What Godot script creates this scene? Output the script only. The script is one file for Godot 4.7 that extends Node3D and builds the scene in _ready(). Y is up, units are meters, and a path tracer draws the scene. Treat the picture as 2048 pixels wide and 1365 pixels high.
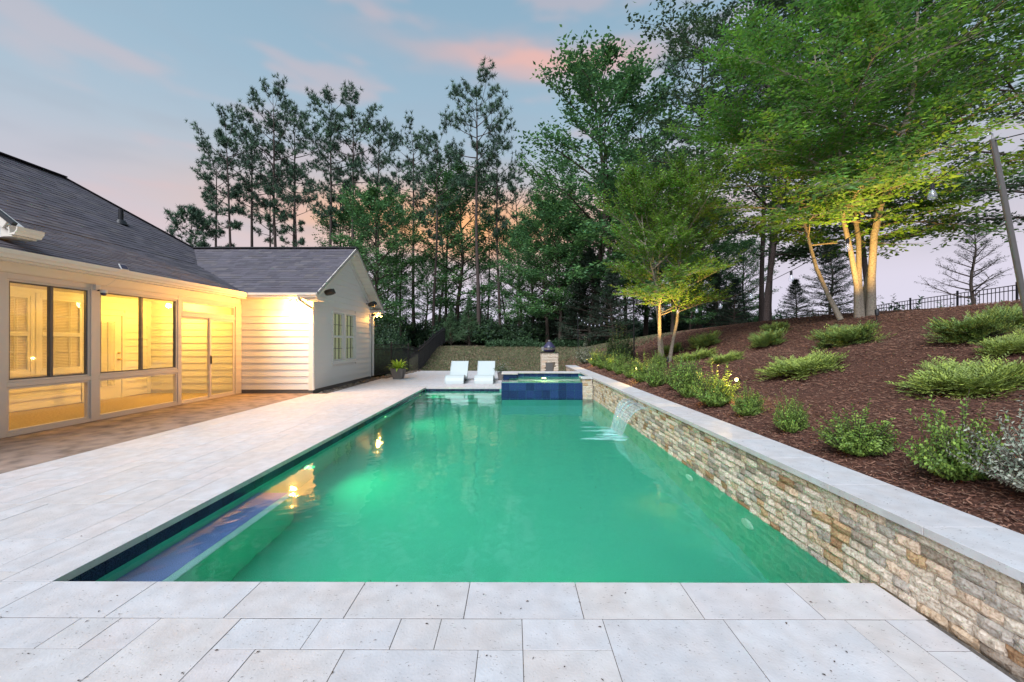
extends Node3D
# Dusk pool terrace. V(x, height, depth): depth runs away from the camera along -Z; metres.

var M := {}
var used := {}
var cache := {}
var rng := RandomNumberGenerator.new()

class MB extends RefCounted:
	var v := PackedVector3Array()
	var n := PackedVector3Array()
	var c := PackedColorArray()
	var ix := PackedInt32Array()
	func quad(a: Vector3, b: Vector3, d: Vector3, e: Vector3, col := Color.WHITE) -> void:  # counter-clockwise seen from outside
		var nn := (d - a).cross(e - b).normalized()
		var k := v.size()
		v.push_back(a); v.push_back(b); v.push_back(d); v.push_back(e)
		for i in 4:
			n.push_back(nn)
			c.push_back(col)
		ix.push_back(k); ix.push_back(k + 2); ix.push_back(k + 1)
		ix.push_back(k); ix.push_back(k + 3); ix.push_back(k + 2)
	func tri(a: Vector3, b: Vector3, d: Vector3, col := Color.WHITE) -> void:
		var nn := (b - a).cross(d - a).normalized()
		var k := v.size()
		v.push_back(a); v.push_back(b); v.push_back(d)
		for i in 3:
			n.push_back(nn)
			c.push_back(col)
		ix.push_back(k); ix.push_back(k + 2); ix.push_back(k + 1)
	func leaf(p: Vector3, dir: Vector3, side: Vector3, l: float, w: float, col: Color) -> void:
		var up := side.cross(dir)
		var m := p + dir * (l * 0.45)
		var a := m + side * (w * 0.5) + up * (w * 0.16)
		var b := m - side * (w * 0.5) + up * (w * 0.16)
		var t := p + dir * l - up * (l * 0.08)
		var k := v.size()
		v.push_back(p); v.push_back(a); v.push_back(t); v.push_back(b)
		var na := (up - side * 0.3).normalized()
		var nb := (up + side * 0.3).normalized()
		n.push_back(up); n.push_back(na); n.push_back(up); n.push_back(nb)
		for i in 4:
			c.push_back(col)
		ix.push_back(k); ix.push_back(k + 2); ix.push_back(k + 1)
		ix.push_back(k); ix.push_back(k + 3); ix.push_back(k + 2)
	func box(ce: Vector3, s: Vector3, col := Color.WHITE, b := Basis()) -> void:
		var h := s * 0.5
		var p := []
		for i in 8:
			p.append(ce + b * Vector3(h.x if i & 1 else -h.x, h.y if i & 2 else -h.y, h.z if i & 4 else -h.z))
		quad(p[4], p[5], p[7], p[6], col); quad(p[1], p[0], p[2], p[3], col)
		quad(p[5], p[1], p[3], p[7], col); quad(p[0], p[4], p[6], p[2], col)
		quad(p[6], p[7], p[3], p[2], col); quad(p[0], p[1], p[5], p[4], col)
	func cbox(ce: Vector3, s: Vector3, bev: float, col := Color.WHITE, jit := 0.0, r: RandomNumberGenerator = null) -> void:  # box with chamfered edges
		var h := s * 0.5
		var q := {}
		for sx in [-1, 1]:
			for sy in [-1, 1]:
				for sz in [-1, 1]:
					var j := Vector3.ZERO
					if jit > 0.0:
						j = Vector3(r.randf_range(-jit, jit), r.randf_range(-jit, jit), r.randf_range(-jit, jit))
					for ax in 3:
						var o := Vector3(sx * (h.x - (0.0 if ax == 0 else bev)), sy * (h.y - (0.0 if ax == 1 else bev)), sz * (h.z - (0.0 if ax == 2 else bev)))
						q[[sx, sy, sz, ax]] = ce + o + j
		for s1 in [-1, 1]:
			face(q[[s1, -1, -1, 0]], q[[s1, 1, -1, 0]], q[[s1, 1, 1, 0]], q[[s1, -1, 1, 0]], ce, col)
			face(q[[-1, s1, -1, 1]], q[[1, s1, -1, 1]], q[[1, s1, 1, 1]], q[[-1, s1, 1, 1]], ce, col)
			face(q[[-1, -1, s1, 2]], q[[1, -1, s1, 2]], q[[1, 1, s1, 2]], q[[-1, 1, s1, 2]], ce, col)
			for s2 in [-1, 1]:
				face(q[[s1, s2, -1, 0]], q[[s1, s2, 1, 0]], q[[s1, s2, 1, 1]], q[[s1, s2, -1, 1]], ce, col)
				face(q[[s1, -1, s2, 0]], q[[s1, 1, s2, 0]], q[[s1, 1, s2, 2]], q[[s1, -1, s2, 2]], ce, col)
				face(q[[-1, s1, s2, 1]], q[[1, s1, s2, 1]], q[[1, s1, s2, 2]], q[[-1, s1, s2, 2]], ce, col)
				for s3 in [-1, 1]:
					var a: Vector3 = q[[s1, s2, s3, 0]]
					var b: Vector3 = q[[s1, s2, s3, 1]]
					var d: Vector3 = q[[s1, s2, s3, 2]]
					if (b - a).cross(d - a).dot(a - ce) > 0.0: tri(a, b, d, col)
					else: tri(a, d, b, col)
	func face(a: Vector3, b: Vector3, d: Vector3, e: Vector3, ce: Vector3, col := Color.WHITE) -> void:
		if (d - a).cross(e - b).dot((a + d) * 0.5 - ce) > 0.0: quad(a, b, d, e, col)
		else: quad(e, d, b, a, col)
	func tube(pts: Array, rad: Array, sides := 8, col := Color.WHITE, cap := true) -> void:
		var k0 := v.size()
		var np := pts.size()
		var ref := Vector3(0.31, 0.2, 0.93).normalized()
		for i in np:
			var t: Vector3 = (pts[mini(i + 1, np - 1)] - pts[maxi(i - 1, 0)]).normalized()
			var u := t.cross(ref).normalized()
			var w := u.cross(t)
			for s in sides:
				var an := TAU * s / sides
				var o := u * cos(an) + w * sin(an)
				v.push_back(pts[i] + o * rad[i]); n.push_back(o); c.push_back(col)
		for i in np - 1:
			for s in sides:
				var a := k0 + i * sides + s
				var b := k0 + i * sides + (s + 1) % sides
				ix.push_back(a); ix.push_back(b); ix.push_back(a + sides)
				ix.push_back(b); ix.push_back(b + sides); ix.push_back(a + sides)
		if cap and sides > 3:
			for s in range(1, sides - 1):
				ix.push_back(k0); ix.push_back(k0 + s + 1); ix.push_back(k0 + s)
				var e := k0 + (np - 1) * sides
				ix.push_back(e); ix.push_back(e + s); ix.push_back(e + s + 1)
	func lathe(prof: Array, sides := 20, ce := Vector3.ZERO, col := Color.WHITE) -> void:  # prof: [radius, height] from bottom to top
		for i in prof.size() - 1:
			var p: Array = prof[i]
			var q: Array = prof[i + 1]
			var nd := Vector2(q[1] - p[1], p[0] - q[0]).normalized()
			var k := v.size()
			for s in sides + 1:
				var an := TAU * s / sides
				var o := Vector3(cos(an), 0, sin(an))
				v.push_back(ce + o * p[0] + Vector3(0, p[1], 0)); v.push_back(ce + o * q[0] + Vector3(0, q[1], 0))
				for e in 2:
					n.push_back((o * nd.x + Vector3(0, nd.y, 0)).normalized()); c.push_back(col)
			for s in sides:
				var a := k + s * 2
				ix.push_back(a); ix.push_back(a + 2); ix.push_back(a + 1)
				ix.push_back(a + 1); ix.push_back(a + 2); ix.push_back(a + 3)
	func prism(poly: PackedVector2Array, o: Vector3, ux: Vector3, uy: Vector3, along: Vector3, col := Color.WHITE) -> void:  # poly counter-clockwise seen against «along»
		var np := poly.size()
		var area := 0.0
		for i in np:
			area += poly[i].cross(poly[(i + 1) % np])
		if area < 0.0:
			poly = poly.duplicate()
			poly.reverse()
		var flip := ux.cross(uy).dot(along) < 0.0
		for i in np:
			var p := poly[i]
			var q := poly[(i + 1) % np]
			var a := o + ux * p.x + uy * p.y
			var b := o + ux * q.x + uy * q.y
			if flip: quad(a, a + along, b + along, b, col)
			else: quad(a, b, b + along, a + along, col)
		var t := Geometry2D.triangulate_polygon(poly)
		for i in range(0, t.size(), 3):
			var a := o + ux * poly[t[i]].x + uy * poly[t[i]].y
			var b := o + ux * poly[t[i + 1]].x + uy * poly[t[i + 1]].y
			var d := o + ux * poly[t[i + 2]].x + uy * poly[t[i + 2]].y
			if (b - a).cross(d - a).dot(along) > 0.0:
				tri(a + along, b + along, d + along, col); tri(a, d, b, col)
			else:
				tri(a + along, d + along, b + along, col); tri(a, b, d, col)
	func mesh() -> ArrayMesh:
		var arr := []
		arr.resize(Mesh.ARRAY_MAX)
		arr[Mesh.ARRAY_VERTEX] = v
		arr[Mesh.ARRAY_NORMAL] = n
		arr[Mesh.ARRAY_COLOR] = c
		arr[Mesh.ARRAY_INDEX] = ix
		var m := ArrayMesh.new()
		m.add_surface_from_arrays(Mesh.PRIMITIVE_TRIANGLES, arr)
		return m

# ---------------------------------------------------------------- helpers
func V(x: float, y: float, d: float) -> Vector3:
	return Vector3(x, y, -d)

func numbered(called: String) -> String:
	var k: int = used.get(called, 0)
	used[called] = k + 1
	return called if k == 0 else "%s_%03d" % [called, k]

func obj(called: String, m: Mesh, mat: Material, parent: Node = null, at := Vector3.ZERO, basis := Basis()) -> MeshInstance3D:
	var o := MeshInstance3D.new()
	o.mesh = m
	o.material_override = mat
	o.transform = Transform3D(basis, at)
	if parent == null:
		o.name = numbered(called)
		add_child(o)
	else:
		o.name = called
		parent.add_child(o, true)
	return o

func thing(called: String, label: String, category: String, at := Vector3.ZERO, group := "", turn := 0.0) -> Node3D:
	var o := Node3D.new()
	o.name = numbered(called)
	add_child(o)
	o.position = at
	o.rotation.y = turn
	tag(o, label, category, group)
	return o

func tag(o: Node, label: String, category: String, group := "") -> Node:
	o.set_meta("label", label)
	o.set_meta("category", category)
	if group != "":
		o.set_meta("group", group)
	return o

func struct(o: Node) -> Node:
	o.set_meta("kind", "structure")
	return o

func stuff(o: Node) -> Node:
	o.set_meta("kind", "stuff")
	return o

func copy(src: Node3D, label: String, at: Vector3, turn := 0.0, sc := Vector3.ONE) -> Node3D:
	var o: Node3D = src.duplicate()
	o.name = numbered(String(src.name).get_slice("_0", 0))
	add_child(o)
	o.set_meta("label", label)
	o.transform = Transform3D(Basis(Vector3.UP, turn).scaled_local(sc), at)
	return o

func bm(s: Vector3, bev := 0.003) -> ArrayMesh:  # cached chamfered box
	var key := "%.4f_%.4f_%.4f_%.4f" % [s.x, s.y, s.z, bev]
	if not cache.has(key):
		var b := MB.new()
		if bev <= 0.0: b.box(Vector3.ZERO, s)
		else: b.cbox(Vector3.ZERO, s, minf(bev, minf(s.x, minf(s.y, s.z)) * 0.3))
		cache[key] = b.mesh()
	return cache[key]

func bx(called: String, lo: Vector3, hi: Vector3, mat: Material, parent: Node, bev := 0.003) -> MeshInstance3D:  # box from two corners in V() coordinates
	var a := Vector3(minf(lo.x, hi.x), minf(lo.y, hi.y), minf(lo.z, hi.z))
	var b := Vector3(maxf(lo.x, hi.x), maxf(lo.y, hi.y), maxf(lo.z, hi.z))
	return obj(called, bm(b - a, bev), mat, parent, (a + b) * 0.5)

func lin(r: float, g: float, b: float) -> Color:
	return Color(r, g, b).linear_to_srgb()

func noise_tex(sd: int, freq: float, ramp: Array, type := FastNoiseLite.TYPE_SIMPLEX_SMOOTH, size := 512, oct := 5, normal := false, bump := 4.0) -> NoiseTexture2D:
	var f := FastNoiseLite.new()
	f.seed = sd
	f.frequency = freq
	f.noise_type = type
	f.fractal_octaves = oct
	if type == FastNoiseLite.TYPE_CELLULAR:
		f.cellular_return_type = FastNoiseLite.RETURN_CELL_VALUE
	var t := NoiseTexture2D.new()
	t.width = size
	t.height = size
	t.seamless = true
	t.noise = f
	t.as_normal_map = normal
	t.bump_strength = bump
	if ramp.size():
		var g := Gradient.new()
		var offs := PackedFloat32Array()
		var cols := PackedColorArray()
		for r in ramp:
			offs.append(r[0])
			cols.append(r[1])
		g.offsets = offs
		g.colors = cols
		t.color_ramp = g
	return t

func mat(called: String, col: Color, rough := 0.8, tex: Texture2D = null, sc := 1.0, relief: Texture2D = null, depth := 0.5, world := true) -> StandardMaterial3D:
	var m := StandardMaterial3D.new()
	m.resource_name = called
	m.albedo_color = col
	m.roughness = rough
	m.metallic_specular = 0.4
	if tex or relief:
		m.uv1_triplanar = true
		m.uv1_world_triplanar = world
		m.uv1_scale = Vector3(sc, sc, sc)
	if tex:
		m.albedo_texture = tex
	if relief:
		m.heightmap_enabled = true
		m.heightmap_texture = relief
		m.heightmap_scale = depth
	M[called] = m
	return m

func grey(a: float) -> Color:
	return Color(a, a, a)

func sst(a: float, b: float, x: float) -> float:
	return smoothstep(a, b, x)

# height of the ground at (x, depth)
func G(x: float, d: float) -> float:
	var lawn := 1.2 * sst(19.4, 31.0, d) - 0.12 + 0.25 * sst(31.0, 60.0, d)
	if x < -6.0:
		lawn = lerpf(lawn, -0.1 + 0.9 * sst(24.0, 50.0, d), sst(-6.0, -7.5, x))
	if x > 1.2:
		var crest := 8.4 - 1.4 * sst(14.0, 26.0, d)
		var k := 1.6
		var h := clampf(0.5 + 0.5 * (crest - x) / k, 0.0, 1.0)
		var xs := lerpf(crest, x, h) - k * h * (1.0 - h)
		var b := 0.40 + 0.293 * maxf(xs - 2.5, -0.2) + 0.012 * maxf(x - crest, 0.0)
		b += 0.05 * sin(x * 1.7 + d * 0.9) * sst(2.6, 4.5, x)
		b *= 1.0 - 0.25 * sst(18.0, 34.0, d)
		if x > 21.0:
			b -= 0.12 * (x - 21.0)
		var w := sst(15.5, 18.0, d)
		var near := b if x > 2.2 else lawn
		return lerpf(near, lawn + (maxf(b, lawn) - lawn) * sst(1.2, 3.6, x), w)
	return lawn

func _ready() -> void:
	rng.seed = 11
	setup_view()
	materials()
	ground()
	patio()
	pool()
	spa()
	retaining_wall()
	house()
	fences()
	furniture()
	lamps()
	string_lights()
	planting()
	trees()

# ---------------------------------------------------------------- camera, sky, light
func setup_view() -> void:
	var cam := Camera3D.new()
	cam.name = "camera"
	add_child(cam)
	cam.position = Vector3(0, 1.4, 0)
	cam.rotation = Vector3(0.0019, 0.0037, 0)
	cam.fov = 80.93
	cam.near = 0.05
	cam.far = 900.0
	cam.current = true
	var e := Environment.new()
	e.background_mode = Environment.BG_SKY
	e.tonemap_mode = Environment.TONE_MAPPER_LINEAR
	e.tonemap_exposure = 1.25
	e.sdfgi_enabled = true
	e.ssao_enabled = true
	e.ssil_enabled = true
	e.background_energy_multiplier = 0.86
	var sm := PanoramaSkyMaterial.new()
	sm.panorama = ImageTexture.create_from_image(sky_image())
	sm.energy_multiplier = 1.0
	var s := Sky.new()
	s.sky_material = sm
	e.sky = s
	var w := WorldEnvironment.new()
	w.name = "dusk"
	w.environment = e
	add_child(w)
	var sun := DirectionalLight3D.new()
	sun.name = "dusk_light"
	sun.light_energy = 1.25
	sun.light_color = Color(0.96, 0.965, 1.0)
	sun.light_angular_distance = 40.0
	sun.shadow_enabled = true
	add_child(sun)
	sun.look_at_from_position(Vector3(-3.0, 7.0, 6.0), Vector3.ZERO)

func sky_image() -> Image:
	var w := 1024
	var h := 512
	var im := Image.create(w, h, false, Image.FORMAT_RGBF)
	var f := FastNoiseLite.new()
	f.seed = 4
	f.frequency = 1.0
	f.fractal_octaves = 4
	var stops := [[0.0, Vector3(.70, .68, .82)], [7.0, Vector3(.70, .66, .78)], [11.0, Vector3(.62, .58, .66)], [16.0, Vector3(.52, .54, .63)], [22.0, Vector3(.42, .52, .62)], [30.0, Vector3(.33, .47, .59)], [42.0, Vector3(.25, .40, .53)], [90.0, Vector3(.20, .34, .48)]]
	for y in h:
		var el := 90.0 - 180.0 * (y + 0.5) / h
		var a := maxf(el, 0.0)
		var base := Vector3.ZERO
		for k in stops.size() - 1:
			if a >= stops[k][0]:
				base = stops[k][1].lerp(stops[k + 1][1], clampf((a - stops[k][0]) / (stops[k + 1][0] - stops[k][0]), 0, 1))
		for x in w:
			var col := base
			if el > 0.0:
				var az := wrapf((float(x) + 0.5) / w * TAU, -PI, PI)
				var ca := cos(az)
				var sa := sin(az)
				var s1 := f.get_noise_3d(sa * 2.2, el * 0.20 + 0.5 * sa, ca * 2.2)
				var s2 := f.get_noise_3d(sa * 5.0 + 9.0, el * 0.45, ca * 5.0)
				var glow := exp(-pow(wrapf(az + 0.15, -PI, PI) / 0.43, 2.0))
				var wide := 0.35 + 0.65 * exp(-pow(wrapf(az + 0.1, -PI, PI) / 1.3, 2.0))
				# peach band low in the west, pink streaks above it
				var band := exp(-pow((el - 16.0 + 2.5 * s1) / 4.4, 2.0)) * glow
				col = col.lerp(Vector3(1.0, .50, .22), 1.0 * band)
				var streak := sst(0.02, 0.45, s1 + 0.35 * s2) * sst(9.0, 16.0, el) * (1.0 - sst(38.0, 48.0, el)) * wide
				col = col.lerp(Vector3(.78, .50, .48), 0.34 * streak)
				var bar := exp(-pow((el - 35.2 - 1.4 * s2 + 2.5 * az) / 1.5, 2.0)) * exp(-pow((az - 0.08) / 0.30, 2.0))
				col = col.lerp(Vector3(.86, .47, .40), 0.8 * bar)
				var dim := sst(0.1, 0.5, -s1 + 0.3 * s2) * sst(5.0, 14.0, el) * (1.0 - sst(26.0, 34.0, el))
				col = col.lerp(Vector3(.36, .41, .50), 0.25 * dim)
			im.set_pixel(x, y, Color(col.x, col.y, col.z))
	return im

# ---------------------------------------------------------------- materials
func travertine_image(sd: int) -> ImageTexture:
	var r := RandomNumberGenerator.new()
	r.seed = sd
	var f := FastNoiseLite.new()
	f.seed = sd
	f.frequency = 0.006
	f.fractal_octaves = 5
	var im: Image = f.get_seamless_image(1024, 1024)
	im.convert(Image.FORMAT_RGB8)
	var g := FastNoiseLite.new()
	g.seed = sd + 3
	g.frequency = 0.003
	var im2: Image = g.get_seamless_image(1024, 1024)
	for y in 1024:
		for x in 1024:
			var a := im.get_pixel(x, y).r
			var b := im2.get_pixel(x, y).r
			var k := 0.92 + 0.09 * a
			im.set_pixel(x, y, Color(k, k * (0.97 + 0.03 * b), k * (0.95 + 0.05 * b)))
	for i in 1500:  # pits and short veins
		var cx := r.randi_range(0, 1023)
		var cy := r.randi_range(0, 1023)
		var l := 1 + int(pow(r.randf(), 4.0) * 12.0)
		var dk := r.randf_range(0.30, 0.72)
		var sl := r.randf_range(-0.5, 0.5)
		for k in l:
			im.set_pixel(posmod(cx + k, 1024), posmod(cy + int(k * sl), 1024), Color(dk, dk * 0.93, dk * 0.84))
			if r.randf() < 0.45:
				im.set_pixel(posmod(cx + k, 1024), posmod(cy + int(k * sl) + 1, 1024), Color(dk, dk * 0.93, dk * 0.84))
	return ImageTexture.create_from_image(im)

func materials() -> void:
	var speck := noise_tex(3, 0.08, [[0.0, grey(.62)], [0.5, grey(.85)], [1.0, grey(1.0)]])
	var soft := noise_tex(5, 0.012, [[0.0, grey(.92)], [0.5, grey(.97)], [1.0, grey(1.0)]])
	var rough_h := noise_tex(7, 0.03, [])
	var fine_h := noise_tex(8, 0.12, [], FastNoiseLite.TYPE_SIMPLEX_SMOOTH, 512, 3)
	var trav := travertine_image(5)
	var tints := [[.64, .65, .67], [.66, .665, .685], [.63, .625, .63], [.66, .645, .655], [.625, .63, .65], [.66, .645, .64]]
	for k in tints.size():
		var m := mat("travertine_%d" % k, lin(tints[k][0] * 0.87, tints[k][1] * 0.865, tints[k][2] * 0.86), 0.62, trav, 0.9, fine_h, 0.10)
		m.uv1_offset = Vector3(k * 0.37, k * 0.21, k * 0.53)
	mat("grout", lin(.15, .13, .11), 0.95, speck, 1.2)
	mat("concrete", lin(.36, .27, .22), 0.85, noise_tex(21, 0.010, [[0.0, grey(.62)], [0.45, grey(.86)], [1.0, grey(1.0)]]), 0.55)
	# split-face wall stones
	var vein := noise_tex(31, 0.022, [[0.0, Color(.62, .57, .52)], [0.38, Color(.88, .84, .80)], [0.6, Color(.97, .96, .94)], [1.0, Color(1, 1, 1)]])
	var stones := [[.58, .515, .435], [.63, .575, .495], [.55, .44, .32], [.46, .325, .19], [.33, .21, .12], [.42, .39, .355], [.31, .265, .22], [.60, .485, .38]]
	for k in stones.size():
		var m := mat("stone_%d" % k, lin(stones[k][0] * 1.2, stones[k][1] * 1.2, stones[k][2] * 1.2), 0.9, vein, 4.0, rough_h, 0.35)
		m.uv1_offset = Vector3(k * 0.31, k * 0.77, k * 0.13)
	mat("mortar", lin(.26, .22, .17), 0.95, speck, 2.0)
	# pool
	mat("plaster", lin(.16, .60, .48), 0.6, noise_tex(41, 0.16, [[0.0, grey(.70)], [0.5, grey(.9)], [1.0, grey(1.0)]], FastNoiseLite.TYPE_SIMPLEX_SMOOTH, 512, 3), 1.6)
	mat("bench_trim", lin(.60, .74, .78), 0.5, speck, 3.0)
	var mottle := noise_tex(43, 0.035, [[0.0, Color(.25, .28, .40)], [0.42, Color(.50, .58, .72)], [0.62, Color(.85, .92, 1.0)], [1.0, Color(1, 1, 1)]])
	mat("bench_tile", lin(.28, .28, .74), 0.35, speck, 2.5)
	var blues := [[.03, .07, .16], [.04, .085, .19], [.026, .06, .13], [.045, .10, .21]]
	for k in blues.size():
		var m := mat("pool_tile_%d" % k, lin(blues[k][0], blues[k][1], blues[k][2]), 0.18, mottle, 3.0, rough_h, 0.10)
		m.uv1_offset = Vector3(k * 0.41, k * 0.17, k * 0.63)
	for k in 2:
		mat("band_tile_%d" % k, lin(.035 + .02 * k, .055 + .025 * k, .085 + .03 * k), 0.22, mottle, 4.0)
	var wat := StandardMaterial3D.new()
	wat.resource_name = "water"
	wat.transparency = BaseMaterial3D.TRANSPARENCY_ALPHA
	wat.albedo_color = Color(lin(.55, .97, .83), 0.0)
	wat.refraction_enabled = true
	wat.refraction_scale = 0.033
	wat.roughness = 0.045
	wat.metallic_specular = 0.62
	wat.uv1_triplanar = true
	wat.uv1_world_triplanar = true
	wat.uv1_scale = Vector3(0.45, 0.45, 0.45)
	wat.heightmap_enabled = true
	wat.heightmap_texture = noise_tex(47, 0.012, [], FastNoiseLite.TYPE_SIMPLEX_SMOOTH, 512, 3)
	wat.heightmap_scale = 0.2
	M.water = wat
	var spaw: StandardMaterial3D = wat.duplicate()
	spaw.albedo_color = Color(lin(.86, .97, .80), 0.0)
	M.spa_water = spaw
	var fall := StandardMaterial3D.new()
	fall.resource_name = "falling_water"
	fall.transparency = BaseMaterial3D.TRANSPARENCY_ALPHA
	fall.albedo_color = Color(0.85, 0.92, 1.0, 0.16)
	fall.roughness = 0.12
	M.fall = fall
	var foam := StandardMaterial3D.new()
	foam.resource_name = "foam"
	foam.transparency = BaseMaterial3D.TRANSPARENCY_ALPHA
	foam.albedo_color = Color(0.75, 0.95, 0.95, 0.24)
	foam.roughness = 0.7
	M.foam = foam
	# house
	mat("siding", lin(.68, .665, .635), 0.55)
	mat("trim", lin(.70, .64, .55), 0.5)
	mat("frame", lin(.60, .53, .46), 0.45)
	mat("white_paint", lin(.66, .65, .62), 0.45)
	mat("soffit", lin(.72, .68, .60), 0.6)
	mat("dark_frame", lin(.10, .095, .09), 0.4)
	mat("ceiling", lin(.74, .70, .62), 0.7)
	mat("carpet", lin(.48, .38, .24), 0.95, noise_tex(51, 0.05, [[0.0, grey(.70)], [1.0, grey(1.0)]]), 0.8)
	var shing := mat("shingle", Color.WHITE, 0.93, noise_tex(53, 0.09, [[0.0, grey(.55)], [0.5, grey(.82)], [1.0, grey(1.0)]]), 1.4)
	shing.vertex_color_use_as_albedo = true
	mat("shingle_cap", lin(.05, .045, .05), 0.93, speck, 2.0)
	mat("foundation", lin(.20, .18, .16), 0.9, speck, 1.0)
	var gl := StandardMaterial3D.new()
	gl.resource_name = "window_glass"
	gl.transparency = BaseMaterial3D.TRANSPARENCY_ALPHA
	gl.albedo_color = Color(0.9, 0.95, 0.95, 0.04)
	gl.roughness = 0.02
	M.glass = gl
	mat("blind", lin(.72, .70, .62), 0.6)
	var lb := mat("glowing_blind", lin(.62, .66, .42), 0.7)  # its own glow stands in for a lamplit room behind
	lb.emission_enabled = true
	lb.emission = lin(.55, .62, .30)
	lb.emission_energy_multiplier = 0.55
	mat("inner_wall", lin(.58, .52, .42), 0.9)
	mat("black_metal", lin(.018, .018, .02), 0.42)
	mat("black_mesh", lin(.03, .03, .032), 0.6)
	mat("dark_plastic", lin(.05, .042, .03), 0.5)
	mat("steel", lin(.42, .42, .42), 0.35).metallic = 0.8
	mat("galvanised", lin(.20, .19, .18), 0.45, soft, 2.0).metallic = 0.6
	mat("brass", lin(.55, .40, .16), 0.3).metallic = 0.9
	mat("resin", lin(.46, .52, .51), 0.42)
	mat("pot", lin(.25, .22, .20), 0.8, speck, 3.0, rough_h, 0.3)
	mat("soil", lin(.03, .022, .016), 0.95)
	var kam := mat("glazed_black", lin(.03, .025, .07), 0.15)
	kam.clearcoat_enabled = true
	kam.clearcoat = 0.8
	var gb := StandardMaterial3D.new()
	gb.resource_name = "bulb_glass"
	gb.transparency = BaseMaterial3D.TRANSPARENCY_ALPHA
	gb.albedo_color = Color(0.9, 0.92, 1.0, 0.14)
	gb.roughness = 0.03
	M.bulb = gb
	# ground
	var mul := mat("mulch", lin(.18, .092, .064), 0.97, noise_tex(61, 0.06, [[0.0, Color(.30, .26, .25)], [0.45, Color(.70, .62, .58)], [1.0, Color(1, 1, 1)]]), 1.1, rough_h, 3.0)
	mul.vertex_color_use_as_albedo = true
	mat("lawn", lin(.15, .125, .09), 0.97, noise_tex(63, 0.02, [[0.0, Color(.55, .50, .50)], [0.4, Color(.80, .75, .72)], [0.7, Color(.82, .95, .78)], [1.0, Color(1, 1, 1)]]), 0.25)
	mat("forest_floor", lin(.07, .055, .035), 0.97, noise_tex(64, 0.03, [[0.0, grey(.5)], [1.0, grey(1.0)]]), 0.4)
	var chip := mat("chip", Color.WHITE, 0.95)
	chip.vertex_color_use_as_albedo = true
	var rock := mat("river_rock", lin(.38, .35, .31), 0.75, noise_tex(66, 0.02, [[0.0, Color(.45, .40, .36)], [0.5, Color(.80, .76, .72)], [1.0, Color(1, 1, 1)]]), 2.2)
	rock.vertex_color_use_as_albedo = true
	# plants
	for q in [["leaf", 0.5, 0.8], ["needle", 0.6, 0.35]]:
		var lm := mat(q[0], Color.WHITE, q[1])
		lm.vertex_color_use_as_albedo = true
		lm.backlight_enabled = true
		lm.backlight = Color(q[2], q[2], q[2])
	mat("bark", lin(.13, .10, .08), 0.95, noise_tex(71, 0.03, [[0.0, grey(.45)], [0.5, grey(.8)], [1.0, grey(1.0)]]), 1.6, null, 2.5, false)
	mat("pine_bark", lin(.115, .085, .075), 0.95, noise_tex(72, 0.03, [[0.0, grey(.4)], [0.5, grey(.8)], [1.0, grey(1.0)]]), 0.9, null, 4.0, false)
	mat("pale_bark", lin(.40, .34, .27), 0.85, noise_tex(73, 0.025, [[0.0, grey(.5)], [0.4, grey(.85)], [1.0, grey(1.0)]]), 2.0, rough_h, 1.0, false)

# ---------------------------------------------------------------- ground
func steps(list: Array) -> Array:  # [from, to, step, to, step ...]
	var out := [float(list[0])]
	var k := 1
	while k < list.size():
		while out[-1] < list[k] - 0.001:
			out.append(minf(out[-1] + list[k + 1], list[k]))
		k += 2
	return out

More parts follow.
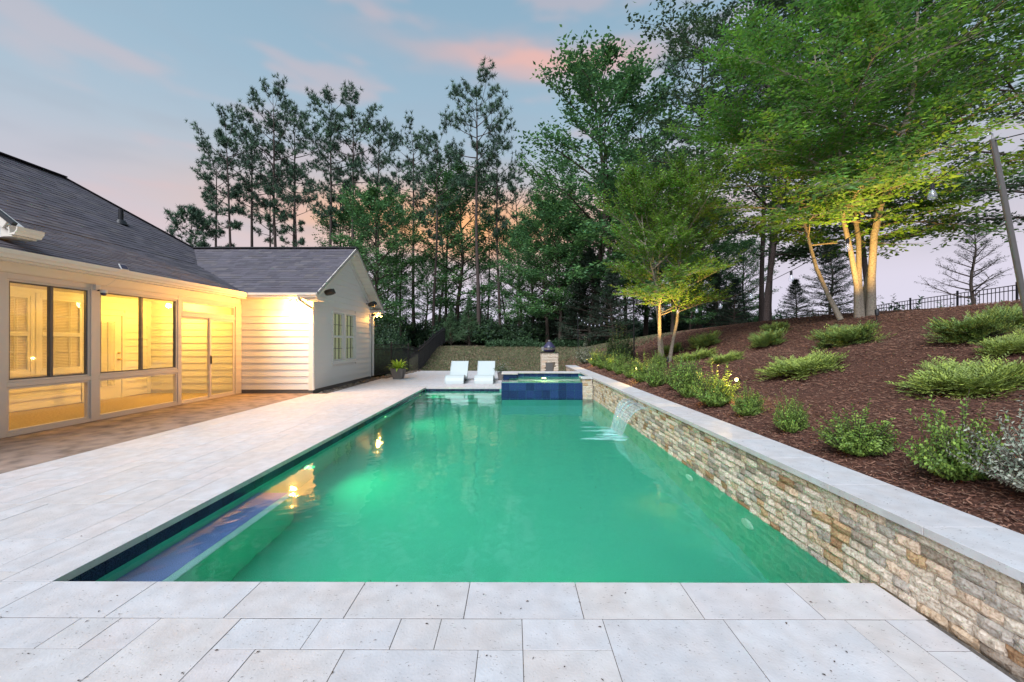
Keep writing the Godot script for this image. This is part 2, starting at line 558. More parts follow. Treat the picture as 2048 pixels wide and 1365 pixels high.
func ground() -> void:
	var xs := steps([-320.0, -80.0, 60.0, -32.0, 12.0, -14.0, 3.0, -6.5, 1.5, 1.2, 1.1, 2.35, 0.2875, 12.5, 0.29, 24.0, 1.15, 60.0, 9.0, 320.0, 65.0])
	var ds := steps([-60.0, -6.0, 9.0, 0.0, 1.5, 13.2, 0.3, 17.2, 0.4, 34.0, 0.8, 60.0, 3.25, 120.0, 15.0, 420.0, 75.0])
	var f := FastNoiseLite.new()
	f.seed = 9
	f.frequency = 0.35
	f.fractal_octaves = 4
	var parts := {"mulch": MB.new(), "lawn": MB.new(), "forest_floor": MB.new()}
	var hs := {}
	for i in xs.size():
		for j in ds.size():
			var y := G(xs[i], ds[j])
			if xs[i] > 2.5 or ds[j] > 20.0:
				y += 0.05 * f.get_noise_2d(xs[i] * 4.0, ds[j] * 4.0) * (0.5 if xs[i] < 3.0 else 1.0)
			hs[Vector2i(i, j)] = y
	for i in xs.size() - 1:
		for j in ds.size() - 1:
			var cx: float = (xs[i] + xs[i + 1]) / 2
			var cd: float = (ds[j] + ds[j + 1]) / 2
			if cx > -14.0 and cx < 2.35 and cd > -6.0 and cd < 13.2:
				continue
			var edge := 0.8 * f.get_noise_2d(cx * 1.5, cd * 1.5)
			var which := "forest_floor"
			if cx > 2.3 and cx < 12.0 + edge and cd < 23.0 + edge and cd > -6.0:
				which = "mulch"
			elif cx > -6.2 and cd > 12.0 and cd < 29.5 + edge and cx < 30.0:
				which = "lawn"
			elif cx > 12.0 and cd < 29.0:
				which = "lawn"
			var q := []
			for o in [Vector2i(i, j), Vector2i(i + 1, j), Vector2i(i + 1, j + 1), Vector2i(i, j + 1)]:
				q.append(V(xs[o.x], hs[o], ds[o.y]))
			parts[which].quad(q[0], q[1], q[2], q[3])
	for k in parts:  # smooth normals by position
		var mb: MB = parts[k]
		var acc := {}
		for i in mb.v.size():
			var key := Vector3i((mb.v[i] * 1000.0).round())
			acc[key] = acc.get(key, Vector3.ZERO) + mb.n[i]
		for i in mb.v.size():
			mb.n[i] = acc[Vector3i((mb.v[i] * 1000.0).round())].normalized()
	struct(obj("mulch_bank", parts.mulch.mesh(), M.mulch))
	struct(obj("lawn", parts.lawn.mesh(), M.lawn))
	struct(obj("forest_ground", parts.forest_floor.mesh(), M.forest_floor))
	# shredded bark lying on the bank
	var mm := MultiMesh.new()
	mm.transform_format = MultiMesh.TRANSFORM_3D
	mm.use_colors = true
	var cb := MB.new()
	cb.box(Vector3.ZERO, Vector3(1, 0.16, 0.22))
	mm.mesh = cb.mesh()
	mm.mesh.surface_set_material(0, M.chip)
	var spots := []
	var tries := 0
	while spots.size() < 95000 and tries < 400000:
		tries += 1
		var d := 1.0 + 20.0 * pow(rng.randf(), 2.0)
		var x := 2.52 + 10.0 * pow(rng.randf(), 1.15)
		if x / d > 1.45 or x / d < 0.12:
			continue
		spots.append(Vector2(x, d))
	mm.instance_count = spots.size()
	var tones := [Vector3(.22, .108, .073), Vector3(.145, .072, .05), Vector3(.28, .15, .10), Vector3(.085, .046, .036), Vector3(.24, .145, .10)]
	for i in spots.size():
		var p: Vector2 = spots[i]
		var l := rng.randf_range(0.010, 0.030) * (1.0 + p.y * 0.10)
		var b := Basis.from_euler(Vector3(rng.randf_range(-.5, .5), rng.randf() * TAU, rng.randf_range(-.35, .35))).scaled_local(Vector3(l, l * 0.6, l * 0.8))
		mm.set_instance_transform(i, Transform3D(b, V(p.x, G(p.x, p.y) + rng.randf_range(0.0, 0.03), p.y)))
		var t: Vector3 = tones[rng.randi() % 5] * rng.randf_range(0.75, 1.25)
		mm.set_instance_color(i, Color(t.x, t.y, t.z))
	var mi := MultiMeshInstance3D.new()
	mi.name = "bark_mulch"
	mi.multimesh = mm
	mi.material_override = M.chip
	add_child(mi)
	stuff(tag(mi, "shredded brown bark mulch covering the planted bank", "mulch"))
	# short grass of the back lawn
	var gm := MB.new()
	for i in 30000:
		var d := rng.randf_range(17.0, 30.0)
		var x := rng.randf_range(-5.6, 8.0)
		if d < 19.6 and x < 0.0:
			continue
		var y := G(x, d)
		var h := rng.randf_range(0.03, 0.09)
		var an := rng.randf() * TAU
		var s := Vector3(cos(an), 0, sin(an)) * rng.randf_range(0.02, 0.05)
		var k := rng.randf_range(0.7, 1.3)
		var col := Color(.10 * k, .125 * k, .055 * k) if rng.randf() < 0.55 else Color(.20 * k, .155 * k, .095 * k)
		gm.tri(V(x, y, d) - s, V(x, y, d) + s, V(x + rng.randf_range(-.05, .05), y + h, d), col)
	stuff(tag(obj("lawn_grass", gm.mesh(), M.needle), "sparse short grass of the sloping back lawn", "grass"))

# ---------------------------------------------------------------- terrace
func patio() -> void:
	var deck := Node3D.new()
	deck.name = "patio_deck"
	add_child(deck)
	struct(deck)
	var m := 0.2032
	var x0 := -5.4434
	var d0 := -2.039
	var cols := 37
	var rows := 105
	bx("base_slab", V(-5.44, -0.2, -6.0), V(2.10, -0.0035, 2.03), M.grout, deck, 0.0)
	bx("base_slab", V(-5.44, -0.2, 2.03), V(-3.0, -0.0035, 12.6), M.grout, deck, 0.0)
	bx("base_slab", V(-5.04, -0.2, 12.6), V(-0.36, -0.0035, 19.3), M.grout, deck, 0.0)
	var taken := {}
	for r in rows:
		for c in cols:
			var blocked := c >= 12 and r >= 20 and r < 72
			blocked = blocked or (r >= 72 and c >= 25) or (r >= 63 and c < 2) or (r > 84 and c < 2 + (r - 84) * 0.10)
			if blocked:
				taken[Vector2i(c, r)] = true
	var shapes := [Vector2i(3, 2), Vector2i(3, 2), Vector2i(3, 2), Vector2i(2, 3), Vector2i(2, 3), Vector2i(2, 2), Vector2i(2, 1), Vector2i(1, 2), Vector2i(1, 1)]
	var tiles := []
	for r in rows:
		for c in cols:
			if taken.has(Vector2i(c, r)):
				continue
			var pick := Vector2i(1, 1)
			var k := rng.randi() % shapes.size()
			for t in shapes.size():
				var s: Vector2i = shapes[(k + t) % shapes.size()]
				var ok := c + s.x <= cols and r + s.y <= rows
				if ok:
					for a in s.x:
						for b in s.y:
							if taken.has(Vector2i(c + a, r + b)):
								ok = false
				if ok:
					pick = s
					break
			for a in pick.x:
				for b in pick.y:
					taken[Vector2i(c + a, r + b)] = true
			tiles.append([x0 + c * m, d0 + r * m, pick])
	var shown := []
	var rest := []
	for t in tiles:
		var far: float = t[1] + t[2].y * m
		var mid: float = t[0] + t[2].x * m * 0.5
		if far > 1.62 and absf(mid) < 1.33 * far + 0.2:
			shown.append([Vector2(mid, t[1]).length(), t])
		else:
			rest.append(t)
	shown.sort_custom(func(a, b): return a[0] < b[0])
	for k in range(300, shown.size()):
		rest.append(shown[k][1])
	var fields := []
	for k in 6:
		fields.append(MB.new())
	for k in mini(300, shown.size()):
		var t: Array = shown[k][1]
		var s := Vector3(t[2].x * m - 0.0034, 0.03, t[2].y * m - 0.0034)
		obj("paver", bm(s, 0.001), M["travertine_%d" % (rng.randi() % 6)], deck, V(t[0] + t[2].x * m * 0.5, -0.0165 + rng.randf_range(-0.0008, 0.0008), t[1] + t[2].y * m * 0.5))
	for t in rest:
		var s := Vector3(t[2].x * m - 0.0034, 0.03, t[2].y * m - 0.0034)
		fields[rng.randi() % 6].cbox(V(t[0] + t[2].x * m * 0.5, -0.0165 + rng.randf_range(-0.0008, 0.0008), t[1] + t[2].y * m * 0.5), s, 0.001)
	for k in 6:
		stuff(obj("paver_field", fields[k].mesh(), M["travertine_%d" % k], deck))
	# brown concrete walk along the house
	var walk := Node3D.new()
	walk.name = "concrete_walk"
	add_child(walk)
	struct(walk)
	for k in 5:
		bx("slab", V(-7.44, -0.12, 10.86 - k * 2.43), V(-5.452, -0.004, 10.86 - (k + 1) * 2.43 + 0.008), M.concrete, walk, 0.006)
	# river rock along the gable wall and fence
	var rk := MB.new()
	for i in 520:
		var d := rng.randf_range(10.95, 19.6)
		var hi := -5.06 + maxf(0.0, (d - 15.0) * 0.16)
		var lo := -5.44 + maxf(0.0, (d - 15.4) * 0.13)
		pebble(rk, V(rng.randf_range(lo, hi), -0.06 + rng.randf_range(0, 0.05), d), rng.randf_range(0.03, 0.08))
	for i in 170:
		var a := pow(rng.randf(), 0.8)
		pebble(rk, V(rng.randf_range(-0.15, 1.1), -0.10 + 0.22 * rng.randf() * a, rng.randf_range(15.2, 16.6)), rng.randf_range(0.05, 0.11))
	stuff(tag(obj("river_rock", rk.mesh(), M.river_rock), "rounded tan and grey river rocks beside the paving", "rocks"))
	# fallen leaves and twigs on the paving and pool floor
	var lf := MB.new()
	for i in 420:
		var d := 1.55 + 5.0 * pow(rng.randf(), 2.5)
		var x := rng.randf_range(-1.3, 1.3) * d
		if x > 2.05 or x < -5.3 or (x > -2.72 and d > 2.3):
			continue
		scrap(lf, V(x, 0.003, d), rng.randf_range(0.004, 0.020))
	for i in 60:
		scrap(lf, V(rng.randf_range(2.15, 2.48), 0.46, rng.randf_range(1.6, 7.0)), rng.randf_range(0.006, 0.02))
	for i in 22:
		scrap(lf, V(rng.randf_range(-2.2, 1.6), -1.14, rng.randf_range(3.0, 9.0)), rng.randf_range(0.015, 0.04))
	stuff(tag(obj("leaf_litter", lf.mesh(), M.chip), "brown fallen leaves and twigs scattered over the paving", "leaves"))

func pebble(mb: MB, p: Vector3, r: float) -> void:
	var b := Basis.from_euler(Vector3(rng.randf(), rng.randf() * TAU, rng.randf() * 0.4)).scaled(Vector3(1, 0.7, 1)) * r
	var k := mb.v.size()
	var tone := rng.randf_range(0.6, 1.25)
	var col := Color(tone, tone * rng.randf_range(0.9, 1.0), tone * rng.randf_range(0.78, 1.0))
	var sq := Vector3(rng.randf_range(.8, 1.2), rng.randf_range(.7, 1.0), rng.randf_range(.8, 1.2))
	for i in 5:
		for j in 8:
			var t := PI * i / 4.0
			var o := Vector3(sin(t) * cos(TAU * j / 8.0), cos(t), sin(t) * sin(TAU * j / 8.0)) * sq
			mb.v.push_back(p + b * o); mb.n.push_back((b * o).normalized()); mb.c.push_back(col)
	for i in 4:
		for j in 8:
			var a := k + i * 8 + j
			var e := k + i * 8 + (j + 1) % 8
			mb.ix.push_back(a); mb.ix.push_back(a + 8); mb.ix.push_back(e)
			mb.ix.push_back(e); mb.ix.push_back(a + 8); mb.ix.push_back(e + 8)

func scrap(mb: MB, p: Vector3, l: float) -> void:
	var an := rng.randf() * TAU
	var dir := Vector3(cos(an), 0, sin(an))
	var k := rng.randf_range(0.5, 1.3)
	mb.leaf(p, dir, dir.cross(Vector3.UP), l, l * rng.randf_range(0.15, 0.55), Color(.07 * k, .04 * k, .025 * k))

# ---------------------------------------------------------------- pool
func lamp_spot(parent: Node, at: Vector3, dir: Vector3, e: float, col: Color, angle := 75.0, size := 0.05) -> SpotLight3D:
	var l := SpotLight3D.new()
	l.name = "lamp_beam"
	l.light_energy = e
	l.light_color = col
	l.spot_angle = angle
	l.spot_angle_attenuation = 1.0
	l.spot_range = 30.0
	l.spot_attenuation = 2.0
	l.light_size = size
	l.shadow_enabled = true
	parent.add_child(l)
	l.position = at
	l.basis = Basis.looking_at(dir, Vector3.UP if absf(dir.y) < 0.95 else Vector3.FORWARD)
	return l

func lamp_omni(parent: Node, at: Vector3, e: float, col: Color, size := 0.08) -> OmniLight3D:
	var l := OmniLight3D.new()
	l.name = "lamp_glow"
	l.light_energy = e
	l.light_color = col
	l.omni_range = 30.0
	l.omni_attenuation = 2.0
	l.light_size = size
	l.shadow_enabled = true
	parent.add_child(l)
	l.position = at
	return l

func glow_mat(called: String, col: Color, e: float) -> StandardMaterial3D:
	var m := mat(called, col, 0.4)
	m.emission_enabled = true
	m.emission = col
	m.emission_energy_multiplier = e
	return m

func pool() -> void:
	var p := thing("swimming_pool", "rectangular in-ground swimming pool with pale stone coping and green-lit plaster", "pool")
	bx("floor", V(-2.95, -1.35, 2.1), V(2.30, -1.15, 12.5), M.plaster, p, 0.0)
	bx("wall", V(-2.95, -1.15, 2.1), V(-2.72, -0.052, 12.5), M.plaster, p, 0.0)
	bx("wall", V(-2.72, -1.15, 12.30), V(-0.30, -0.052, 12.5), M.plaster, p, 0.0)
	bx("wall", V(-2.72, -1.15, 2.1), V(2.30, -0.052, 2.345), M.plaster, p, 0.0)
	bx("wall", V(2.13, -1.15, 2.345), V(2.30, -0.125, 10.6), M.plaster, p, 0.0)
	bx("bench", V(-2.72, -1.15, 2.345), V(-2.33, -0.40, 4.25), M.plaster, p, 0.03)
	bx("bench_top", V(-2.715, -0.40, 2.35), V(-2.402, -0.394, 4.25), M.bench_tile, p, 0.0)
	bx("bench_edge", V(-2.40, -0.403, 2.35), V(-2.325, -0.392, 4.255), M.bench_trim, p, 0.003)
	for s in [[12.30, 11.72, -0.36], [11.72, 11.30, -0.62], [11.30, 10.88, -0.88]]:
		bx("step", V(-2.72, -1.15, s[1]), V(-0.33, s[2], s[0]), M.plaster, p, 0.02)
	# waterline tiles
	for k in 65:
		obj("waterline_tile", bm(Vector3(0.012, 0.149, 0.149), 0.003), M["band_tile_%d" % (rng.randi() % 2)], p, V(-2.715, -0.128, 2.42 + k * 0.152))
	for k in 15:
		obj("waterline_tile", bm(Vector3(0.149, 0.149, 0.012), 0.003), M["band_tile_%d" % (rng.randi() % 2)], p, V(-2.63 + k * 0.152, -0.128, 12.295))
	bx("skimmer_mouth", V(-2.705, -0.19, 6.95), V(-2.722, -0.07, 7.25), M.dark_plastic, p, 0.003)
	# coping on its mortar bed
	bx("mortar_bed", V(-3.0, -0.053, 2.036), V(2.09, -0.0035, 2.320), M.grout, p, 0.0)
	bx("mortar_bed", V(-3.0, -0.053, 2.33), V(-2.712, -0.0035, 12.28), M.grout, p, 0.0)
	bx("mortar_bed", V(-3.0, -0.053, 12.30), V(-0.345, -0.0035, 12.585), M.grout, p, 0.0)
	for k in 9:
		var a := maxf(-3.003, -0.2525 + (k - 5) * 0.61)
		var b := minf(2.095, -0.2525 + (k - 4) * 0.61)
		bx("coping_stone", V(a + 0.002, -0.05, 2.0285), V(b - 0.002, -0.001, 2.332), M["travertine_%d" % (rng.randi() % 6)], p, 0.0012)
	for k in 17:
		var a := 2.334 + k * 0.6
		var b := minf(12.59, 2.334 + (k + 1) * 0.6)
		bx("coping_stone", V(-3.003, -0.05, a + 0.002), V(-2.70, -0.001, b - 0.002), M["travertine_%d" % (rng.randi() % 6)], p, 0.0012)
	for k in 4:
		var a := -2.698 + k * 0.6
		bx("coping_stone", V(a + 0.002, -0.05, 12.287), V(minf(a + 0.598, -0.34), -0.001, 12.59), M["travertine_%d" % (rng.randi() % 6)], p, 0.0012)
	# fittings
	var disc := MB.new()
	disc.lathe([[0.001, 0.0], [0.085, 0.0], [0.085, 0.012], [0.07, 0.022], [0.001, 0.022]], 20)
	var dm := disc.mesh()
	for q in [[4.83, -0.50], [3.64, -0.47]]:
		obj("wall_fitting", dm, M.white_paint, p, V(2.128, q[1], q[0]), Basis(Vector3.BACK, PI / 2))
	var lens := glow_mat("pool_lamp_lens", Color(0.70, 1.0, 0.70), 1.4)
	var tint := Color(0.36, 1.0, 0.68)
	for q in [[5.2, -0.52], [8.4, -0.42], [11.5, -0.30]]:
		var f := obj("pool_lamp", dm, M.steel, p, V(-2.72, q[1], q[0]), Basis(Vector3.BACK, -PI / 2))
		var lo := MB.new()
		lo.lathe([[0.001, 0.024], [0.06, 0.024], [0.05, 0.032], [0.001, 0.036]], 16)
		obj("pool_lamp_lens", lo.mesh(), lens, f)
		lamp_spot(p, V(-2.64, q[1], q[0]), Vector3(1, 0.04, 0.0), 2.2 if q[0] < 11.0 else 0.6, tint, 70.0)
	for q in [-1.3, 0.5]:  # added lamps on the unseen near wall, brightening the near water
		var f := obj("pool_lamp", dm, M.steel, p, V(q, -0.62, 2.345), Basis(Vector3.RIGHT, -PI / 2))
		var lo := MB.new()
		lo.lathe([[0.001, 0.024], [0.06, 0.024], [0.05, 0.032], [0.001, 0.036]], 16)
		obj("pool_lamp_lens", lo.mesh(), lens, f)
		lamp_spot(p, V(q, -0.62, 2.42), Vector3(0, -0.02, -1), 0.6, tint, 80.0)
	# water
	var w := MB.new()
	var y := -0.115
	w.quad(V(-2.72, y, 2.34), V(2.14, y, 2.34), V(2.14, y, 10.64), V(-2.72, y, 10.64))
	w.quad(V(-2.72, y, 10.64), V(-0.30, y, 10.64), V(-0.30, y, 12.31), V(-2.72, y, 12.31))
	struct(obj("pool_water", w.mesh(), M.water))

func stone_variants() -> Array:
	if cache.has("stones"):
		return cache["stones"]
	var out := []
	for k in 14:
		var b := MB.new()
		var nx := 4
		var ny := 3
		var g := []
		for j in ny + 1:
			for i in nx + 1:
				var edge := i == 0 or j == 0 or i == nx or j == ny
				g.append(Vector3(-0.5 + float(i) / nx + (0.0 if edge else rng.randf_range(-.06, .06)), -0.5 + float(j) / ny + (0.0 if edge else rng.randf_range(-.08, .08)), (0.60 if edge else 0.86) + rng.randf_range(-0.20, 0.20)))
		for j in ny:
			for i in nx:
				var a := j * (nx + 1) + i
				b.quad(g[a], g[a + 1], g[a + nx + 2], g[a + nx + 1])
		for i in nx:
			var a: Vector3 = g[i]
			var e: Vector3 = g[i + 1]
			b.quad(Vector3(a.x, a.y, 0), Vector3(e.x, e.y, 0), e, a)
			a = g[ny * (nx + 1) + i]
			e = g[ny * (nx + 1) + i + 1]
			b.quad(a, e, Vector3(e.x, e.y, 0), Vector3(a.x, a.y, 0))
		for j in ny:
			var a: Vector3 = g[j * (nx + 1)]
			var e: Vector3 = g[(j + 1) * (nx + 1)]
			b.quad(Vector3(e.x, e.y, 0), Vector3(a.x, a.y, 0), a, e)
			a = g[j * (nx + 1) + nx]
			e = g[(j + 1) * (nx + 1) + nx]
			b.quad(Vector3(a.x, a.y, 0), Vector3(e.x, e.y, 0), e, a)
		out.append(b)
	cache["stones"] = out
	cache["stone_meshes"] = out.map(func(b): return b.mesh())
	return out

# split-face stones laid on a wall face: list of [along, height, length, row height]
func lay_stones(parent: Node, o: Vector3, u: Vector3, n: Vector3, a0: float, a1: float, y0: float, y1: float, limit: int, nearest := 0.0) -> void:
	var vs := stone_variants()
	var ms: Array = cache["stone_meshes"]
	var rows := int(round((y1 - y0) / 0.060))
	var h := (y1 - y0) / rows
	var all := []
	for r in rows:
		var a := a0 + rng.randf_range(-0.10, 0.0)
		while a < a1:
			var l: float = [0.10, 0.14, 0.16, 0.12, 0.18][rng.randi() % 5] * rng.randf_range(0.9, 1.1)
			var s := maxf(a, a0)
			var e := minf(a + l, a1)
			if e - s > 0.02:
				all.append([s, e, y0 + r * h])
			a += l
	all.sort_custom(func(p, q): return absf(p[1] - nearest) < absf(q[1] - nearest))
	var fields := []
	for k in 8:
		fields.append(MB.new())
	var made := 0
	var bag := [0, 0, 0, 1, 1, 1, 2, 2, 7, 7, 3, 4, 5, 5, 6, 6, 1, 0]
	for q in all:
		var k: int = bag[rng.randi() % bag.size()]
		var v := rng.randi() % vs.size()
		var b := Basis(u, Vector3.UP, n).scaled_local(Vector3(q[1] - q[0] - 0.002, h - 0.0015, 0.036 * rng.randf_range(0.8, 1.1)))
		var at: Vector3 = o + u * ((q[0] + q[1]) * 0.5) + Vector3.UP * (q[2] + h * 0.5)
		if q[1] < nearest and made < limit and (q[2] > -0.04 or q[1] < -2.4):
			obj("stone", ms[v], M["stone_%d" % k], parent, at, b)
			made += 1
		else:
			var src: MB = vs[v]
			var dst: MB = fields[k]
			var k0 := dst.v.size()
			var bn := b.inverse().transposed()
			for i in src.v.size():
				dst.v.push_back(at + b * src.v[i])
				dst.n.push_back((bn * src.n[i]).normalized())
				dst.c.push_back(Color.WHITE)
			for i in src.ix:
				dst.ix.push_back(k0 + i)
	for k in 8:
		if fields[k].v.size():
			stuff(obj("stone_field", fields[k].mesh(), M["stone_%d" % k], parent))

func retaining_wall() -> void:
	var w := thing("retaining_wall", "long low retaining wall of split-face tan and grey stone with pale cap", "wall")
	bx("core", V(2.142, -0.20, -1.0), V(2.46, 0.408, 16.06), M.mortar, w, 0.0)
	# faces the pool: along = depth
	lay_stones(w, V(2.142, 0, 0), Vector3(0, 0, 1), Vector3(-1, 0, 0), -10.62, 1.0, -0.14, 0.408, 300, -1.55)
	lay_stones(w, V(2.142, 0, 0), Vector3(0, 0, 1), Vector3(-1, 0, 0), -16.06, -12.8, -0.14, 0.408, 0)
	# pier beside the spa
	bx("pier", V(1.835, -0.30, 10.655), V(2.142, 0.408, 10.98), M.mortar, w, 0.0)
	lay_stones(w, V(0, 0, 10.655), Vector3(1, 0, 0), Vector3(0, 0, 1), 1.83, 2.11, -0.14, 0.408, 0)
	bx("cap_stone", V(1.80, 0.41, 10.60), V(2.088, 0.455, 11.0), M.travertine_1, w, 0.0015)
	var d := -1.0
	while d < 16.1:
		var l := 0.61
		bx("cap_stone", V(2.09, 0.41, d + 0.0015), V(2.50, 0.455, minf(d + l, 16.14) - 0.0015), M["travertine_%d" % (rng.randi() % 6)], w, 0.0015)
		d += l
	# sheet of water pouring from the slot under the cap
	var f := MB.new()
	var nu := 40
	var nv := 14
	var g := []
	var r := RandomNumberGenerator.new()
	r.seed = 5
	var wob := []
	for i in nu + 1:
		wob.append(r.randf_range(-1, 1))
	for j in nv + 1:
		var t := float(j) / nv
		for i in nu + 1:
			var a := float(i) / nu
			var inset := 0.16 * t
			var dd := lerpf(6.15 + inset * 0.8, 7.25 - inset * 1.8, a)
			var xx: float = 2.10 - 0.40 * pow(t, 0.62) - 0.010 * wob[i] * t
			g.append(V(xx, 0.375 - 0.02 * t - 0.465 * t * t, dd))
	for j in nv:
		for i in nu:
			var a := j * (nu + 1) + i
			f.quad(g[a], g[a + nu + 1], g[a + nu + 2], g[a + 1])
	tag(obj("waterfall_sheet", f.mesh(), M.fall), "clear sheet of water pouring from the stone wall into the pool", "waterfall")
	var strands := MB.new()
	for k in 38:
		var i := r.randi_range(0, nu)
		var pts := []
		var rad := []
		var j0 := r.randi_range(0, 4)
		var j1 := r.randi_range(8, nv)
		for j in range(j0, j1 + 1):
			pts.append(g[j * (nu + 1) + i] + Vector3(-0.004, 0.002, 0))
			rad.append(0.0016 * sin(PI * (float(j - j0) + 0.3) / (j1 - j0 + 0.6)) + 0.0005)
		strands.tube(pts, rad, 4, Color.WHITE, false)
	obj("strand", strands.mesh(), M.foam, get_node("waterfall_sheet"))
	# churned water where it lands
	var fm := MB.new()
	for k in 26:
		var c := V(1.66 + r.randf_range(-0.10, 0.06), -0.110, lerpf(6.15, 7.1, r.randf()))
		if k > 18:
			c.x -= r.randf_range(0.1, 0.35)
		var la := r.randf_range(0.06, 0.16) * (1.0 if k < 19 else 2.2)
		var lb := r.randf_range(0.03, 0.06)
		var k0 := fm.v.size()
		fm.v.push_back(c + Vector3(0, 0.012, 0)); fm.n.push_back(Vector3.UP); fm.c.push_back(Color.WHITE)
		for s in 12:
			var an := TAU * s / 12.0
			fm.v.push_back(c + Vector3(cos(an) * la, -0.003, sin(an) * lb * r.randf_range(0.7, 1.3))); fm.n.push_back(Vector3(cos(an) * .3, 1, sin(an) * .3).normalized()); fm.c.push_back(Color.WHITE)
		for s in 12:
			fm.ix.push_back(k0); fm.ix.push_back(k0 + 1 + s); fm.ix.push_back(k0 + 1 + (s + 1) % 12)
	stuff(tag(obj("foam", fm.mesh(), M.foam), "pale foam on the pool where the water sheet lands", "foam"))

func spa() -> void:
	var s := thing("spa", "raised square spa clad in glossy blue tiles spilling into the pool", "spa")
	bx("front_wall", V(-0.312, -1.15, 10.63), V(1.835, 0.306, 10.82), M.plaster, s, 0.0)
	bx("side_wall", V(-0.312, -1.15, 10.82), V(-0.13, 0.306, 12.6), M.pool_tile_0, s, 0.0)
	bx("floor", V(-0.13, -0.5, 10.82), V(2.142, -0.25, 12.55), M.plaster, s, 0.0)
	bx("seat", V(-0.13, -0.25, 12.12), V(2.142, 0.06, 12.55), M.plaster, s, 0.02)
	bx("back_wall", V(-0.312, -0.5, 12.56), V(2.142, 0.408, 12.80), M.plaster, s, 0.0)
	bx("raised_block", V(-0.312, 0.0, 12.15), V(0.10, 0.408, 12.555), M.pool_tile_2, s, 0.0)
	bx("wall_lining", V(2.10, -0.25, 10.98), V(2.141, 0.408, 12.555), M.pool_tile_0, s, 0.0)
	for r in 3:
		for k in 10:
			var x := -0.212 + k * 0.2145
			var y: float = [-0.205, 0.0, 0.205][r]
			obj("tile", bm(Vector3(0.2125, 0.203, 0.012), 0.003), M["pool_tile_%d" % (rng.randi() % 4)], s, V(x + 0.008, y, 10.624))
	for k in 9:
		obj("tile", bm(Vector3(0.012, 0.203, 0.2), 0.003), M["pool_tile_%d" % (rng.randi() % 4)], s, V(-0.318, 0.205, 10.73 + k * 0.203))
		obj("tile", bm(Vector3(0.012, 0.203, 0.2), 0.003), M["pool_tile_%d" % (rng.randi() % 4)], s, V(-0.318, 0.0, 10.73 + k * 0.203))
	for k in 9:
		obj("tile", bm(Vector3(0.2125, 0.203, 0.012), 0.003), M["pool_tile_%d" % (rng.randi() % 4)], s, V(0.21 + k * 0.2145, 0.306, 12.55))
	var a := -0.36
	while a < 2.05:
		bx("cap_stone", V(a + 0.0015, 0.41, 12.5), V(minf(a + 0.61, 2.088) - 0.0015, 0.455, 12.86), M["travertine_%d" % (rng.randi() % 6)], s, 0.0015)
		a += 0.61
	bx("cap_stone", V(-0.36, 0.41, 12.11), V(0.13, 0.455, 12.498), M.travertine_3, s, 0.0015)
	var w := MB.new()
	w.quad(V(-0.322, 0.3175, 10.62), V(2.11, 0.3175, 10.62), V(2.11, 0.3175, 12.56), V(-0.322, 0.3175, 12.56))
	struct(obj("spa_water", w.mesh(), M.spa_water))
	var disc := MB.new()
	disc.lathe([[0.001, 0.0], [0.10, 0.0], [0.10, 0.012], [0.08, 0.022], [0.001, 0.022]], 20)
	var f := obj("spa_lamp", disc.mesh(), M.steel, s, V(0.92, 0.18, 12.118), Basis(Vector3.RIGHT, PI / 2))
	var lo := MB.new()
	lo.lathe([[0.001, 0.024], [0.075, 0.024], [0.06, 0.034], [0.001, 0.040]], 16)
	obj("spa_lamp_lens", lo.mesh(), glow_mat("spa_lamp_lens", Color(1.0, 0.92, 0.6), 9.0), f)
	lamp_spot(s, V(0.92, 0.18, 12.04), Vector3(0, -0.1, 1), 2.2, Color(1.0, 0.92, 0.55), 80.0)

# ---------------------------------------------------------------- house
# a wall frame: origin, along, outward; along x up = outward
func fb(called: String, F: Dictionary, a0: float, a1: float, y0: float, y1: float, z0: float, z1: float, m: Material, parent: Node, bev := 0.003) -> MeshInstance3D:
	return obj(called, bm(Vector3(a1 - a0, y1 - y0, z1 - z0), bev), m, parent, F.o + F.u * ((a0 + a1) * 0.5) + Vector3.UP * ((y0 + y1) * 0.5) + F.n * ((z0 + z1) * 0.5), Basis(F.u, Vector3.UP, F.n))

func pane(called: String, F: Dictionary, a0: float, a1: float, y0: float, y1: float, z: float, m: Material, parent: Node) -> MeshInstance3D:
	var b := MB.new()
	b.quad(Vector3(a0, y0, z), Vector3(a1, y0, z), Vector3(a1, y1, z), Vector3(a0, y1, z))
	return obj(called, b.mesh(), m, parent, F.o, Basis(F.u, Vector3.UP, F.n))

func frame4(called: String, F: Dictionary, a0: float, a1: float, y0: float, y1: float, w: float, z0: float, z1: float, m: Material, parent: Node) -> void:
	var b := MB.new()
	for q in [[a0, a0 + w, y0, y1], [a1 - w, a1, y0, y1], [a0 + w, a1 - w, y0, y0 + w], [a0 + w, a1 - w, y1 - w, y1]]:
		b.cbox(Vector3((q[0] + q[1]) / 2, (q[2] + q[3]) / 2, (z0 + z1) / 2), Vector3(q[1] - q[0], q[3] - q[2], z1 - z0), 0.003)
	obj(called, b.mesh(), m, parent, F.o, Basis(F.u, Vector3.UP, F.n))

func slats(called: String, F: Dictionary, a0: float, a1: float, y0: float, y1: float, z: float, m: Material, parent: Node) -> void:
	var b := MB.new()
	var y := y0 + 0.02
	while y < y1:
		b.box(Vector3((a0 + a1) / 2, y, z), Vector3(a1 - a0, 0.003, 0.036), Color.WHITE, Basis(Vector3.RIGHT, 0.75))
		y += 0.033
	for t in [0.22, 0.78]:
		b.box(Vector3(lerpf(a0, a1, t), (y0 + y1) / 2, z + 0.02), Vector3(0.012, y1 - y0, 0.002))
	obj(called, b.mesh(), m, parent, F.o, Basis(F.u, Vector3.UP, F.n))

